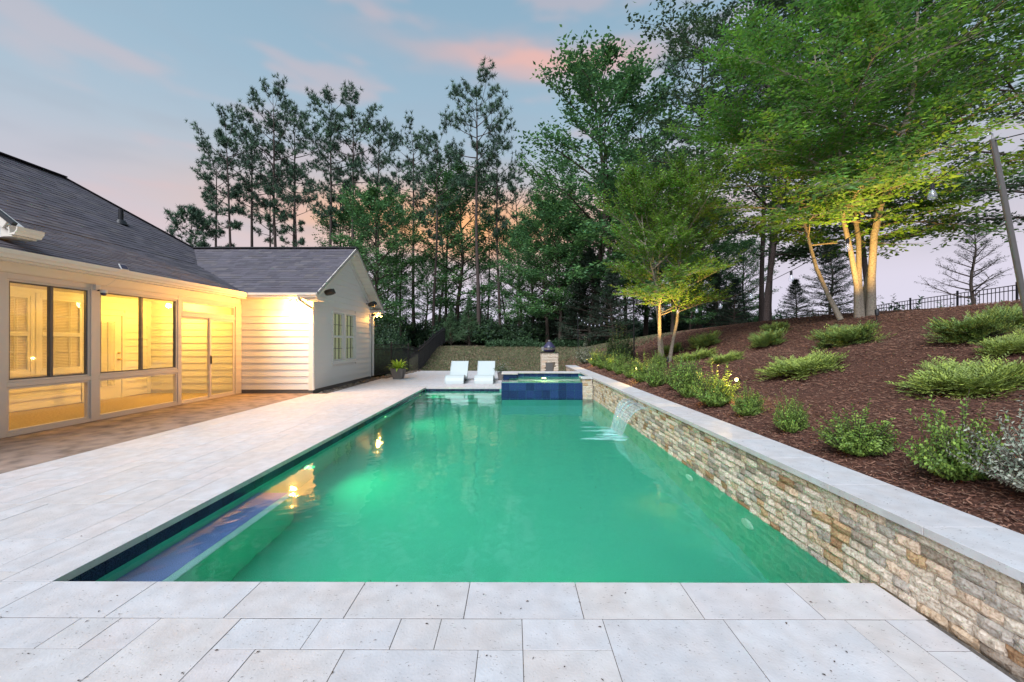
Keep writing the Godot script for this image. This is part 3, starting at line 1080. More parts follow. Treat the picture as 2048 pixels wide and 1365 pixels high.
func board(F: Dictionary, a0: float, a1: float, y0: float, h: float, cut0: float, cut1: float, parent: Node) -> void:
	if a1 - a0 < 0.03:
		return
	var key := "board_%.3f_%.3f_%.3f_%.3f" % [a1 - a0, h, cut0, cut1]
	if not cache.has(key):
		var b := MB.new()
		var l := a1 - a0
		var p := [Vector3(0, 0, 0.0), Vector3(l, 0, 0.0), Vector3(maxf(l - cut1, cut0 + 0.001), h, 0.0), Vector3(cut0, h, 0.0)]
		var q := []
		for k in 4:
			q.append(p[k] + Vector3(0, 0, 0.026 if k < 2 else 0.006))
		b.quad(q[0], q[1], q[2], q[3])
		b.quad(p[0], p[1], q[1], q[0])
		b.quad(p[1], p[2], q[2], q[1])
		b.quad(p[3], p[0], q[0], q[3])
		b.quad(p[2], p[3], q[3], q[2])
		cache[key] = b.mesh()
	obj("siding_board", cache[key], M.siding, parent, F.o + F.u * a0 + Vector3.UP * y0 + F.n * rng.randf_range(-0.0008, 0.0008), Basis(F.u, Vector3.UP, F.n))

# roof slope laid in courses of shingles from the eave A-B upwards
func roof_slope(parent: Node, A: Vector3, B: Vector3, up: Vector3, L: float, trim0: float, trim1: float) -> void:
	var b := MB.new()
	var u := (B - A).normalized()
	var n := u.cross(up).normalized()
	if n.y < 0.0:
		n = -n
	var W := (B - A).length()
	var rows := int(L / 0.14)
	var e := L / rows
	for r in rows:
		var a := trim0 * (r + 0.5) / rows
		var z := W - trim1 * (r + 0.5) / rows
		while a < z - 0.01:
			var w := minf(rng.randf_range(0.10, 0.36), z - a)
			if z - a - w < 0.06:
				w = z - a
			var t := 0.003 if rng.randf() < 0.5 else 0.008
			var k := rng.randf_range(0.84, 1.16)
			var col := Color(.155 * k, .142 * k, .165 * k) if rng.randf() < 0.8 else Color(.18 * k, .162 * k, .172 * k)
			var p0 := A + u * a + up * (r * e)
			var p1 := A + u * (a + w) + up * (r * e)
			var q0 := p0 + up * (e + 0.012) + n * 0.004
			var q1 := p1 + up * (e + 0.012) + n * 0.004
			var o := n * (t + 0.006)
			if u.cross(up).dot(n) > 0.0:
				b.quad(p0 + o, p1 + o, q1, q0, col)
				b.quad(p0, p1, p1 + o, p0 + o, col)
			else:
				b.quad(p1 + o, p0 + o, q0, q1, col)
				b.quad(p1, p0, p0 + o, p1 + o, col)
			a += w
	stuff(obj("shingles", b.mesh(), M.shingle, parent))
	# boards under the shingles
	var d := MB.new()
	var t0 := A + u * trim0 + up * L
	var t1 := B - u * trim1 + up * L
	var dn := n * -0.05
	for q in [[A, B, t1, t0], [A + dn, t0 + dn, t1 + dn, B + dn], [A + dn, B + dn, B, A]]:
		d.quad(q[0], q[1], q[2], q[3])
	obj("roof_deck", d.mesh(), M.foundation, parent)

func gutter(parent: Node, A: Vector3, B: Vector3, out: Vector3) -> void:
	var b := MB.new()
	var poly := PackedVector2Array([Vector2(0, 0), Vector2(0.075, 0), Vector2(0.085, 0.03), Vector2(0.115, 0.06), Vector2(0.12, 0.115), Vector2(0.105, 0.115), Vector2(0.10, 0.07), Vector2(0.07, 0.03), Vector2(0.01, 0.02), Vector2(0.0, 0.115), Vector2(-0.01, 0.115), Vector2(-0.01, 0.0)])
	b.prism(poly, A, out, Vector3.UP, B - A)
	obj("gutter", b.mesh(), M.trim, parent)

func bar(called: String, A: Vector3, B: Vector3, w: float, h: float, m: Material, parent: Node) -> MeshInstance3D:  # box along A-B; w across (level), h upright
	var z := (B - A).normalized()
	var x := Vector3.UP.cross(z).normalized()
	var y := z.cross(x)
	return obj(called, bm(Vector3(w, h, (B - A).length()), 0.003), m, parent, (A + B) * 0.5, Basis(x, y, z))

func house() -> void:
	var H := thing("house", "cream lap-sided house with dark shingle roof and glazed porch", "house")
	var FP := {"o": V(-7.45, 0, 0), "u": Vector3(0, 0, -1), "n": Vector3(1, 0, 0)}   # porch front, along = depth
	var FB := {"o": V(-9.9, 0, 0), "u": Vector3(0, 0, -1), "n": Vector3(1, 0, 0)}    # porch back wall
	var FE := {"o": V(0, 0, 10.87), "u": Vector3(1, 0, 0), "n": Vector3(0, 0, 1)}    # wall facing the camera
	var FG := {"o": V(-5.47, 0, 0), "u": Vector3(0, 0, -1), "n": Vector3(1, 0, 0)}   # gable wall
	# wall facing the terrace and the end of the porch
	var w1 := fb("siding_wall", FE, -9.9, -5.472, 0.0, 2.64, -0.15, 0.0, M.siding, H, 0.0)
	var fix := func(n: Node3D, F: Dictionary): return n
	var k := 0
	var base := Node3D.new()
	base.name = "front_siding"
	H.add_child(base, true)
	for i in 14:
		var y := 0.10 + i * 0.181
		board(FE, -7.40, -5.57, y, 0.181, 0, 0, base)
		board(FE, -9.88, -7.52, y, 0.181, 0, 0, base)
	fb("foundation", FE, -7.44, -5.46, -0.1, 0.10, 0.0, 0.004, M.foundation, H, 0.0)
	fb("corner_board", FE, -5.57, -5.447, 0.08, 2.56, 0.0, 0.03, M.trim, H)
	fb("corner_board", FG, 10.842, 10.96, 0.08, 2.56, 0.0, 0.028, M.white_paint, H)
	fb("corner_board", FG, 15.18, 15.3, 0.08, 2.60, 0.0, 0.028, M.white_paint, H)
	# gable wall with its window hole (depth 12.05-13.78, height 0.80-2.32)
	fb("wall", FG, 10.87, 12.05, 0.0, 2.64, -0.16, 0.0, M.siding, H, 0.0)
	fb("wall", FG, 13.78, 15.28, 0.0, 2.64, -0.16, 0.0, M.siding, H, 0.0)
	fb("wall", FG, 12.05, 13.78, 0.0, 0.80, -0.16, 0.0, M.siding, H, 0.0)
	fb("wall", FG, 12.05, 13.78, 2.32, 2.64, -0.16, 0.0, M.siding, H, 0.0)
	fb("wall", FG, 10.88, 15.27, 0.0, 2.6, -1.2, -0.165, M.inner_wall, H, 0.0)
	fb("wall", FE, -9.9, -6.7, 0.0, 2.6, -4.4, -0.16, M.siding, H, 0.0)
	var tri := MB.new()
	tri.prism(PackedVector2Array([Vector2(10.87, 2.64), Vector2(15.28, 2.64), Vector2(13.08, 4.28)]), Vector3(0, 0, -0.16), Vector3(1, 0, 0), Vector3(0, 1, 0), Vector3(0, 0, 0.16))
	obj("gable", tri.mesh(), M.siding, H, FG.o, Basis(FG.u, Vector3.UP, FG.n))
	var gs := Node3D.new()
	gs.name = "gable_siding"
	H.add_child(gs, true)
	fb("foundation", FG, 10.87, 15.28, -0.1, 0.10, 0.0, 0.004, M.foundation, H, 0.0)
	for i in 24:
		var y := 0.10 + i * 0.181
		var s := 10.955
		var e := 15.185
		var c := 0.0
		if y > 2.45:
			s = 10.60 + (y - 2.45) / 0.669 + 0.02
			e = 15.56 - (y - 2.45) / 0.669 - 0.02
			s = maxf(s, 10.87)
			e = minf(e, 15.28)
			c = 0.181 / 0.669 if s > 10.88 else 0.0
		if y + 0.181 > 0.79 and y < 2.33:
			board(FG, s, 12.02, y, 0.181, 0, 0, gs)
			board(FG, 13.81, e, y, 0.181, 0, 0, gs)
		elif e - s > c * 2.0 + 0.02:
			board(FG, s, e, y, 0.181, c, c, gs)
	# gable window: two double-hung units
	var gw := Node3D.new()
	gw.name = "gable_window"
	H.add_child(gw, true)
	frame4("window_frame", FG, 12.0, 13.83, 0.75, 2.37, 0.07, -0.10, 0.035, M.white_paint, gw)
	fb("window_frame", FG, 12.86, 12.97, 0.82, 2.30, -0.10, 0.03, M.white_paint, gw)
	fb("sill", FG, 11.98, 13.85, 0.71, 0.755, -0.02, 0.06, M.white_paint, gw)
	for a in [12.07, 12.97]:
		var b: float = a + 0.79
		for y in [[0.82, 1.56], [1.56, 2.30]]:
			frame4("sash", FG, a, b, y[0], y[1], 0.035, -0.06, -0.02, M.white_paint, gw)
			pane("pane", FG, a + 0.03, b - 0.03, y[0] + 0.03, y[1] - 0.03, -0.04, M.glass, gw)
			for t in [1.0 / 3, 2.0 / 3]:
				fb("muntin", FG, lerpf(a, b, t) - 0.008, lerpf(a, b, t) + 0.008, y[0] + 0.03, y[1] - 0.03, -0.055, -0.03, M.dark_frame, gw)
			fb("muntin", FG, a + 0.03, b - 0.03, (y[0] + y[1]) / 2 - 0.008, (y[0] + y[1]) / 2 + 0.008, -0.056, -0.031, M.dark_frame, gw)
		slats("window_blind", FG, a, b, 0.82, 2.30, -0.11, M.blind, gw)
		pane("glowing_window_shade", FG, a, b, 0.82, 2.30, -0.15, M.glowing_blind, gw)  # emissive sheet in place of room light behind the slats
	# rake soffit, rake boards and returns
	for side in [1.0, -1.0]:
		var ed: float = 13.08 - side * 2.66
		var n := 16
		for j in n:
			var t0 := float(j) / n
			var t1 := (j + 1.0) / n - 0.003
			var p := V(-5.30, lerpf(2.62, 4.40, t0) - 0.05, lerpf(ed, 13.08, t0))
			var q := V(-5.30, lerpf(2.62, 4.40, t1) - 0.05, lerpf(ed, 13.08, t1))
			bar("soffit_panel", p, q, 0.31, 0.012, M.soffit, H)
		bar("rake_board", V(-5.135, 2.60, ed), V(-5.135, 4.39, 13.08), 0.025, 0.15, M.trim, H)
		bar("frieze_board", V(-5.455, 2.52, ed + side * 0.1), V(-5.455, 4.24, 13.08), 0.025, 0.14, M.white_paint, H)
		bx("eave_return", V(-5.47, 2.50, ed + side * 0.02), V(-5.125, 2.60, 13.08 - side * 2.2), M.trim, H)
	# wing roof
	var up := Vector3(0, 1.78, -2.66).normalized()
	roof_slope(H, V(-12.0, 2.68, 10.42), V(-5.11, 2.68, 10.42), up, 3.20, 0, 0)
	roof_slope(H, V(-5.11, 2.68, 15.74), V(-12.0, 2.68, 15.74), Vector3(0, 1.78, 2.66).normalized(), 3.20, 0, 0)
	bar("ridge_cap", V(-12.0, 4.475, 13.08), V(-5.11, 4.475, 13.08), 0.22, 0.03, M.black_mesh, H)
	gutter(H, V(-7.0, 2.56, 10.45), V(-5.12, 2.56, 10.45), Vector3(0, 0, 1))
	bx("fascia", V(-7.0, 2.53, 10.465), V(-5.14, 2.67, 10.485), M.trim, H)
	for j in 7:
		bx("soffit_panel", V(-7.44 + j * 0.28, 2.555, 10.49), V(-7.165 + j * 0.28, 2.567, 10.87), M.soffit, H)
	# main roof over the porch, steeper roof above it with a hip
	var e1 := (Vector3(-2.45, 1.03, 0)).normalized()
	roof_slope(H, V(-7.05, 2.68, 3.0), V(-7.05, 2.68, 13.2), e1, Vector2(2.45, 1.03).length(), 0, 0)
	var e2 := (Vector3(-3.0, 2.24, 0)).normalized()
	roof_slope(H, V(-9.5, 3.72, 2.0), V(-9.5, 3.72, 14.05), e2, Vector2(3.0, 2.24).length(), 0, 3.0)
	var e3 := (Vector3(0, 2.24, 3.0)).normalized()
	roof_slope(H, V(-9.5, 3.72, 14.05), V(-15.5, 3.72, 14.05), e3, Vector2(3.0, 2.24).length(), 3.0, 3.0)
	roof_slope(H, V(-15.5, 3.72, 14.05), V(-15.5, 3.72, 2.0), Vector3(3.0, 2.24, 0).normalized(), Vector2(3.0, 2.24).length(), 3.0, 0)
	bar("ridge_cap", V(-12.5, 5.975, 2.0), V(-12.5, 5.975, 11.05), 0.24, 0.03, M.shingle_cap, H)
	bar("ridge_cap", V(-12.5, 5.97, 11.05), V(-9.52, 3.75, 14.03), 0.2, 0.025, M.shingle_cap, H)
	bx("wall", V(-15.4, 0, 2.2), V(-9.96, 3.70, 13.9), M.siding, H, 0.0)
	gutter(H, V(-7.02, 2.56, 3.0), V(-7.02, 2.56, 10.44), Vector3(1, 0, 0))
	bx("fascia", V(-7.032, 2.53, 3.0), V(-7.052, 2.67, 10.46), M.trim, H)
	for j in 31:
		bx("soffit_panel", V(-7.45, 2.575, 3.1 + j * 0.238), V(-7.055, 2.587, 3.1 + j * 0.238 + 0.234), M.soffit, H)
	var vent := MB.new()
	vent.lathe([[0.16, -0.12], [0.10, 0.0], [0.055, 0.02], [0.055, 0.30], [0.001, 0.30]], 14)
	obj("vent_pipe", vent.mesh(), M.black_metal, H, V(-10.75, 4.72, 10.9))
	# porch front: posts, rails, band
	fb("wall_band", FP, 3.1, 10.87, 2.42, 2.66, -0.08, 0.02, M.trim, H)
	fb("wall", FP, 3.1, 5.60, 0.0, 2.42, -0.08, 0.02, M.trim, H)
	for q in [[5.602, 5.82], [6.98, 7.12], [8.80, 8.90], [10.64, 10.87]]:
		fb("post", FP, q[0], q[1], 0.0, 2.42, -0.07, 0.045, M.frame, H, 0.006)
	fb("header", FP, 5.82, 10.64, 2.33, 2.42, -0.06, 0.04, M.frame, H)
	fb("bottom_rail", FP, 5.82, 8.80, 0.0, 0.06, -0.06, 0.04, M.frame, H)
	for q in [[5.82, 6.98], [7.12, 8.80]]:
		fb("mid_rail", FP, q[0], q[1], 0.73, 0.80, -0.06, 0.042, M.frame, H)
		var pw := Node3D.new()
		pw.name = "porch_window"
		H.add_child(pw, true)
		frame4("window_frame", FP, q[0] + 0.004, q[1] - 0.004, 0.802, 2.328, 0.03, -0.04, 0.03, M.frame, pw)
		frame4("window_frame", FP, q[0] + 0.004, q[1] - 0.004, 0.062, 0.728, 0.032, -0.04, 0.03, M.frame, pw)
		var mid: float = (q[0] + q[1]) / 2
		fb("mullion", FP, mid - 0.022, mid + 0.022, 0.832, 2.298, -0.03, 0.028, M.dark_frame, pw)
		frame4("sash", FP, q[0] + 0.035, q[1] - 0.035, 0.833, 2.297, 0.02, -0.03, 0.018, M.dark_frame, pw)
		pane("pane", FP, q[0] + 0.04, mid, 0.84, 2.29, -0.01, M.glass, pw)
		pane("pane", FP, mid, q[1] - 0.04, 0.84, 2.29, -0.006, M.glass, pw)
		pane("pane", FP, q[0] + 0.03, q[1] - 0.03, 0.09, 0.70, -0.006, M.glass, pw)
	# sliding door and its transom
	var sd := Node3D.new()
	sd.name = "sliding_door"
	H.add_child(sd, true)
	fb("door_head", FP, 8.91, 10.62, 1.97, 2.06, -0.06, 0.042, M.frame, sd)
	frame4("transom_frame", FP, 8.914, 10.616, 2.062, 2.328, 0.04, -0.04, 0.03, M.frame, sd)
	pane("pane", FP, 8.95, 10.58, 2.1, 2.29, -0.006, M.glass, sd)
	fb("track", FP, 8.91, 10.62, 0.0, 0.035, -0.07, 0.05, M.frame, sd)
	frame4("door_panel", FP, 8.92, 9.80, 0.036, 1.968, 0.045, -0.05, -0.012, M.frame, sd)
	pane("pane", FP, 8.95, 9.77, 0.07, 1.94, -0.03, M.glass, sd)
	frame4("door_panel", FP, 9.74, 10.61, 0.036, 1.968, 0.055, -0.008, 0.03, M.frame, sd)
	pane("pane", FP, 9.78, 10.57, 0.08, 1.92, 0.01, M.glass, sd)
	fb("handle", FP, 9.755, 9.78, 0.86, 1.06, 0.03, 0.06, M.dark_plastic, sd)
	# porch inside
	bx("porch_floor", V(-9.95, -0.12, 3.0), V(-7.45, 0.003, 10.86), M.carpet, H, 0.0)
	bx("porch_ceiling", V(-9.95, 2.50, 3.0), V(-7.47, 2.56, 10.86), M.ceiling, H, 0.0)
	bx("wall", V(-9.95, 0.0, 3.0), V(-7.5, 2.5, 3.1), M.siding, H, 0.0)
	var bs := Node3D.new()
	bs.name = "porch_siding"
	H.add_child(bs, true)
	for i in 14:
		var y := 0.02 + i * 0.181
		if y > 2.4:
			continue
		var cut := []
		if y + 0.181 > 0.70 and y < 2.42:
			cut.append([7.22, 9.22])
		if y < 2.12:
			cut.append([9.10, 10.14])
		var a := 3.1
		for c in cut:
			board(FB, a, c[0], y, minf(0.181, 2.5 - y), 0, 0, bs)
			a = maxf(a, c[1])
		board(FB, a, 10.86, y, minf(0.181, 2.5 - y), 0, 0, bs)
	fb("wall", FB, 3.1, 10.86, 0.0, 2.5, -0.05, 0.0, M.siding, H, 0.0)
	fb("corner_board", FB, 10.74, 10.86, 0.0, 2.5, 0.0, 0.03, M.white_paint, H)
	for q in [[7.30, 8.16], [8.28, 9.14]]:
		var iw := Node3D.new()
		iw.name = "porch_inner_window"
		H.add_child(iw, true)
		frame4("window_frame", FB, q[0] - 0.08, q[1] + 0.055, 0.70, 2.42, 0.09, 0.0, 0.045, M.white_paint, iw)
		for y in [[0.79, 1.56], [1.56, 2.33]]:
			frame4("sash", FB, q[0] + 0.01, q[1] - 0.035, y[0], y[1], 0.045, 0.005, 0.038, M.white_paint, iw)
			for t in [1.0 / 3, 2.0 / 3]:
				fb("muntin", FB, lerpf(q[0], q[1], t) - 0.01, lerpf(q[0], q[1], t) + 0.006, y[0] + 0.04, y[1] - 0.04, 0.022, 0.032, M.white_paint, iw)
			fb("muntin", FB, q[0] + 0.05, q[1] - 0.075, (y[0] + y[1]) / 2 - 0.008, (y[0] + y[1]) / 2 + 0.008, 0.021, 0.031, M.white_paint, iw)
		pane("pane", FB, q[0] + 0.04, q[1] - 0.06, 0.82, 2.30, 0.036, M.glass, iw)
		slats("blind", FB, q[0] + 0.055, q[1] - 0.08, 0.83, 2.28, 0.0, M.blind, iw)
		pane("inner_wall", FB, q[0] + 0.05, q[1] - 0.075, 0.82, 2.30, 0.0025, M.inner_wall, iw)
	var dr := Node3D.new()
	dr.name = "porch_door"
	H.add_child(dr, true)
	frame4("door_casing", FB, 9.11, 10.13, -0.08, 2.13, 0.085, 0.0, 0.04, M.white_paint, dr)
	fb("door_leaf", FB, 9.20, 10.04, 0.02, 2.04, 0.0, 0.02, M.white_paint, dr)
	frame4("lite_frame", FB, 9.32, 9.90, 0.28, 1.92, 0.04, 0.02, 0.034, M.white_paint, dr)
	slats("blind", FB, 9.36, 9.86, 0.32, 1.88, 0.028, M.blind, dr)
	for t in [9.53, 9.69]:
		fb("muntin", FB, t - 0.008, t + 0.008, 0.32, 1.88, 0.024, 0.05, M.white_paint, dr)
	var knob := MB.new()
	knob.lathe([[0.03, 0.0], [0.03, 0.006], [0.012, 0.01], [0.012, 0.04], [0.028, 0.05], [0.028, 0.066], [0.001, 0.075]], 14)
	obj("handle", knob.mesh(), M.brass, dr, V(-9.88, 0.96, 9.96), Basis(Vector3.BACK, -PI / 2))
	obj("deadbolt", knob.mesh(), M.brass, dr, V(-9.88, 1.12, 9.96), Basis(Vector3.BACK, -PI / 2).scaled_local(Vector3(0.9, 0.6, 0.9)))
	# downspouts
	var ds := MB.new()
	ds.tube([V(-5.62, 2.56, 10.40), V(-5.60, 2.50, 10.42), V(-5.50, 2.36, 10.70), V(-5.425, 2.28, 10.80), V(-5.42, 2.0, 10.80), V(-5.42, 0.30, 10.80), V(-5.40, 0.10, 10.77)], [0.04, 0.04, 0.04, 0.04, 0.04, 0.04, 0.04], 6)
	obj("downspout", ds.mesh(), M.trim, H)
	var ds2 := MB.new()
	ds2.tube([V(-5.36, 2.56, 15.62), V(-5.36, 2.47, 15.60), V(-5.40, 2.36, 15.36), V(-5.40, 2.2, 15.34), V(-5.40, 0.1, 15.34)], [0.04, 0.04, 0.04, 0.04, 0.04], 6)
	obj("downspout", ds2.mesh(), M.white_paint, H)
	# corner of the nearer gable that shows above the porch gutter
	bar("rake_board", V(-7.18, 3.06, 5.63), V(-8.9, 4.40, 5.63), 0.03, 0.13, M.trim, H)
	bar("rake_edge", V(-7.05, 3.06, 5.62), V(-8.9, 4.50, 5.62), 0.06, 0.05, M.black_mesh, H)
	bar("rake_soffit", V(-7.15, 2.99, 5.75), V(-8.9, 4.34, 5.75), 0.22, 0.015, M.soffit, H)
	var ng := MB.new()
	ng.prism(PackedVector2Array([Vector2(-7.22, 2.93), Vector2(-7.22, 3.0), Vector2(-8.9, 4.3), Vector2(-8.9, 2.93)]), V(0, 0, 6.0), Vector3(1, 0, 0), Vector3(0, 1, 0), Vector3(0, 0, 0.2))
	obj("gable", ng.mesh(), M.siding, H)
	bx("eave_return", V(-7.30, 2.90, 5.66), V(-7.13, 3.06, 5.95), M.trim, H)
	gutter(H, V(-7.13, 2.92, 5.62), V(-7.13, 2.92, 5.95), Vector3(1, 0, 0))

# ---------------------------------------------------------------- fences
func fence_run(parent: Node, pts: Array, gap: float, post_gap: float, hgt: float, mesh_panel: bool) -> void:
	var along := 0.0
	var next_post := 0.0
	for k in pts.size() - 1:
		var A: Vector3 = pts[k]
		var B: Vector3 = pts[k + 1]
		var flat := Vector2(B.x - A.x, B.z - A.z).length()
		var n := maxi(1, int(flat / gap))
		var up := Vector3.UP
		for i in n:
			var p := A.lerp(B, float(i) / n)
			if along >= next_post:
				obj("post", bm(Vector3(0.055, hgt + 0.12, 0.055), 0.004), M.black_metal, parent, p + up * ((hgt + 0.12) / 2 - 0.02))
				next_post += post_gap
			else:
				obj("picket", bm(Vector3(0.018, hgt - 0.05, 0.018), 0.002), M.black_metal, parent, p + up * (hgt / 2 + 0.02))
			along += flat / n
		for y in [0.08, hgt - 0.20, hgt - 0.02]:
			bar("rail", A + up * y, B + up * y, 0.03, 0.03, M.black_metal, parent)
		if mesh_panel:
			var b := MB.new()
			var q := 0
			for i in n * 3:
				var p := A.lerp(B, (i + 0.5) / (n * 3))
				b.box(p + up * (hgt * 0.42 + 0.03), Vector3(0.006, hgt * 0.80, 0.006))
			for i in 20:
				var y := 0.08 + i * hgt * 0.04
				var p := (A + B) * 0.5 + up * y
				var z := (B - A).normalized()
				var x := up.cross(z).normalized()
				b.box(p, Vector3(0.005, 0.005, (B - A).length()), Color.WHITE, Basis(x, z.cross(x), z))
			obj("wire_mesh", b.mesh(), M.black_mesh, parent)

func fences() -> void:
	var f := thing("picket_fence", "black metal fence with wire mesh running from house corner up lawn edge", "fence", Vector3.ZERO, "")
	var pts := [V(-5.52, 0.0, 15.35), V(-5.30, 0.0, 17.0), V(-5.08, -0.02, 18.4), V(-4.92, -0.12, 19.6), V(-4.85, -0.22, 20.3), V(-5.05, 0.10, 23.0), V(-5.35, 0.62, 27.0), V(-5.62, 1.15, 31.5), V(-5.8, 1.3, 34.0)]
	fence_run(f, pts, 0.115, 1.83, 1.30, true)
	var g := thing("hilltop_fence", "black metal picket fence along the crest of the mulch bank", "fence", Vector3.ZERO, "")
	var q := []
	for d in [11.0, 14.0, 17.0, 20.0, 24.0, 29.0, 36.0, 46.0]:
		q.append(V(19.0 - 0.02 * d, G(19.0, d) + 0.02, d))
	fence_run(g, q, 0.13, 1.95, 1.25, false)

# ---------------------------------------------------------------- furniture
func furniture() -> void:
	# moulded loungers
	var b := MB.new()
	var top := [Vector2(0.0, 0.02), Vector2(0.015, 0.10), Vector2(0.06, 0.20), Vector2(0.14, 0.262), Vector2(0.24, 0.28), Vector2(0.40, 0.262), Vector2(0.58, 0.21), Vector2(0.76, 0.165), Vector2(0.90, 0.16), Vector2(1.02, 0.20), Vector2(1.14, 0.30), Vector2(1.28, 0.46), Vector2(1.42, 0.61), Vector2(1.50, 0.69)]
	var poly := PackedVector2Array()
	for p in top:
		poly.append(p)
	poly.append(Vector2(1.535, 0.665))
	for p in [Vector2(1.44, 0.55), Vector2(1.30, 0.39), Vector2(1.24, 0.29), Vector2(1.26, 0.0), Vector2(1.12, 0.0), Vector2(1.05, 0.10), Vector2(0.80, 0.09), Vector2(0.55, 0.15), Vector2(0.30, 0.20), Vector2(0.16, 0.16), Vector2(0.10, 0.0), Vector2(0.0, 0.0)]:
		poly.append(p)
	b.prism(poly, Vector3(-0.31, 0, 0), Vector3(0, 0, -1), Vector3.UP, Vector3(0.62, 0, 0))
	var body := b.mesh()
	var first: Node3D
	for q in [[-1.97, "white moulded lounger on the terrace, nearer the potted fern"], [-0.99, "white moulded lounger on the terrace, beside the flower pot"]]:
		var l := thing("pool_lounger", q[1], "lounger", V(q[0], 0.0, 13.25), "white loungers at the pool end")
		obj("shell", body, M.resin, l)
		for s in [-1, 1]:
			var e := MB.new()
			var pp := []
			var rr := []
			for p in top:
				pp.append(Vector3(s * 0.305, p.y - 0.002, -p.x))
				rr.append(0.014)
			e.tube(pp, rr, 6)
			obj("rim", e.mesh(), M.resin, l)
		first = l
	# potted plant by the fence
	var pt := thing("potted_plant", "bright green strappy plant in a tapered grey pot by the fence", "potted plant", V(-4.35, 0.0, 15.1))
	var pot := MB.new()
	for k in 1:
		var lo := 0.155
		var hi := 0.25
		var h := 0.40
		for s in [[1, 0], [0, 1], [-1, 0], [0, -1]]:
			var n := Vector3(s[0], 0, s[1])
			var t := Vector3.UP.cross(n)
			pot.quad(n * lo - t * lo, n * lo + t * lo, n * hi + t * hi + Vector3.UP * h, n * hi - t * hi + Vector3.UP * h)
			pot.quad(n * hi - t * hi + Vector3.UP * h, n * hi + t * hi + Vector3.UP * h, n * (hi - .03) + t * (hi - .03) + Vector3.UP * h, n * (hi - .03) - t * (hi - .03) + Vector3.UP * h)
			pot.quad(n * (hi - .03) - t * (hi - .03) + Vector3.UP * h, n * (hi - .03) + t * (hi - .03) + Vector3.UP * h, n * (hi - .04) + t * (hi - .04) + Vector3.UP * (h - .05), n * (hi - .04) - t * (hi - .04) + Vector3.UP * (h - .05))
		pot.quad(Vector3(-.21, h - .05, .21), Vector3(.21, h - .05, .21), Vector3(.21, h - .05, -.21), Vector3(-.21, h - .05, -.21))
	obj("pot", pot.mesh(), M.pot, pt)
	bx("soil", V(-.20, .30, -.20), V(.20, .37, .20), M.soil, pt, 0.02)
	for k in 34:
		var an := TAU * k * 0.382
		var tilt := lerpf(0.25, 1.35, float(k) / 34.0)
		var l := rng.randf_range(0.42, 0.62)
		var lf := MB.new()
		var side := Vector3(-sin(an), 0, cos(an))
		var p := Vector3(0, 0.36, 0) + Vector3(cos(an), 0, sin(an)) * 0.05
		var prev_l := p
		var prev_r := p
		var kk := rng.randf_range(0.85, 1.2)
		var col := Color(.32 * kk, .48 * kk, .05 * kk)
		for i in 6:
			var t := (i + 1) / 6.0
			var an2 := tilt + t * t * 0.9
			p += (Vector3(cos(an), 0, sin(an)) * sin(an2) + Vector3.UP * cos(an2)) * l / 6.0
			var w := 0.036 * sin(PI * (0.12 + 0.86 * t)) + 0.002
			lf.quad(prev_r, prev_l, p + side * w, p - side * w, col)
			prev_l = p + side * w
			prev_r = p - side * w
		obj("leaf", lf.mesh(), M.leaf, pt)
	# small flowering pot behind the second lounger
	var fp := thing("flower_pot", "dark pot of small white flowers behind a lounger", "potted plant", V(-0.42, 0.0, 14.6))
	var fpm := MB.new()
	fpm.lathe([[0.001, 0.0], [0.12, 0.0], [0.17, 0.26], [0.18, 0.28], [0.15, 0.28], [0.14, 0.24], [0.001, 0.24]], 18)
	obj("pot", fpm.mesh(), M.pot, fp)
	var fl := MB.new()
	var fw := MB.new()
	for k in 420:
		var o := Vector3(rng.randfn(0, .12), 0.30 + absf(rng.randfn(0, .12)), rng.randfn(0, .12))
		var dir := Vector3(rng.randfn(), rng.randfn() * .6 + .3, rng.randfn()).normalized()
		fl.leaf(o, dir, dir.cross(Vector3(.3, 1, .2)).normalized(), 0.06, 0.028, Color(.06, .11, .035) * rng.randf_range(.7, 1.3))
	for k in 70:
		var o := Vector3(rng.randfn(0, .12), 0.36 + absf(rng.randfn(0, .13)), rng.randfn(0, .12))
		for j in 4:
			var an := TAU * j / 4.0
			var dir := Vector3(cos(an), .3, sin(an)).normalized()
			fw.leaf(o, dir, dir.cross(Vector3.UP).normalized(), 0.028, 0.022, Color(.72, .68, .66))
	obj("foliage", fl.mesh(), M.leaf, fp)
	obj("flowers", fw.mesh(), M.leaf, fp)
	# ceramic grill on its stone pedestal
	var gp := thing("grill_pedestal", "pale stone pedestal with an arched niche under the dark grill", "pedestal", V(1.46, -0.12, 16.3))
	bx("column", V(-0.30, 0, -0.28), V(0.30, 1.06, 0.32), M.mortar, gp, 0.01)
	for i in 17:
		var a := -0.335
		while a < 0.33:
			var l := rng.randf_range(0.12, 0.26)
			var e := minf(a + l, 0.335)
			var y := i * 0.0625
			if e - a > 0.03 and not (y > 0.25 and y < 0.68 and a > -0.22 and a < 0.14):
				obj("stone", cache["stone_meshes"][rng.randi() % 14], M["stone_%d" % [0, 1, 1, 0, 7][rng.randi() % 5]], gp, V((a + e) / 2, y + 0.031, -0.28), Basis(Vector3.RIGHT, Vector3.UP, Vector3.BACK).scaled_local(Vector3(e - a, 0.061, 0.05)))
			a = e
	for i in 17:
		for j in 3:
			obj("stone", cache["stone_meshes"][rng.randi() % 14], M["stone_%d" % [0, 1, 1, 0, 7][rng.randi() % 5]], gp, V(-0.30, i * 0.0625 + 0.031, -0.18 + j * 0.2), Basis(Vector3.BACK, Vector3.UP, Vector3.LEFT).scaled_local(Vector3(0.2, 0.061, 0.05)))
	bx("niche_panel", V(-0.17, 0.2, -0.345), V(0.11, 0.66, -0.27), M.galvanised, gp, 0.004)
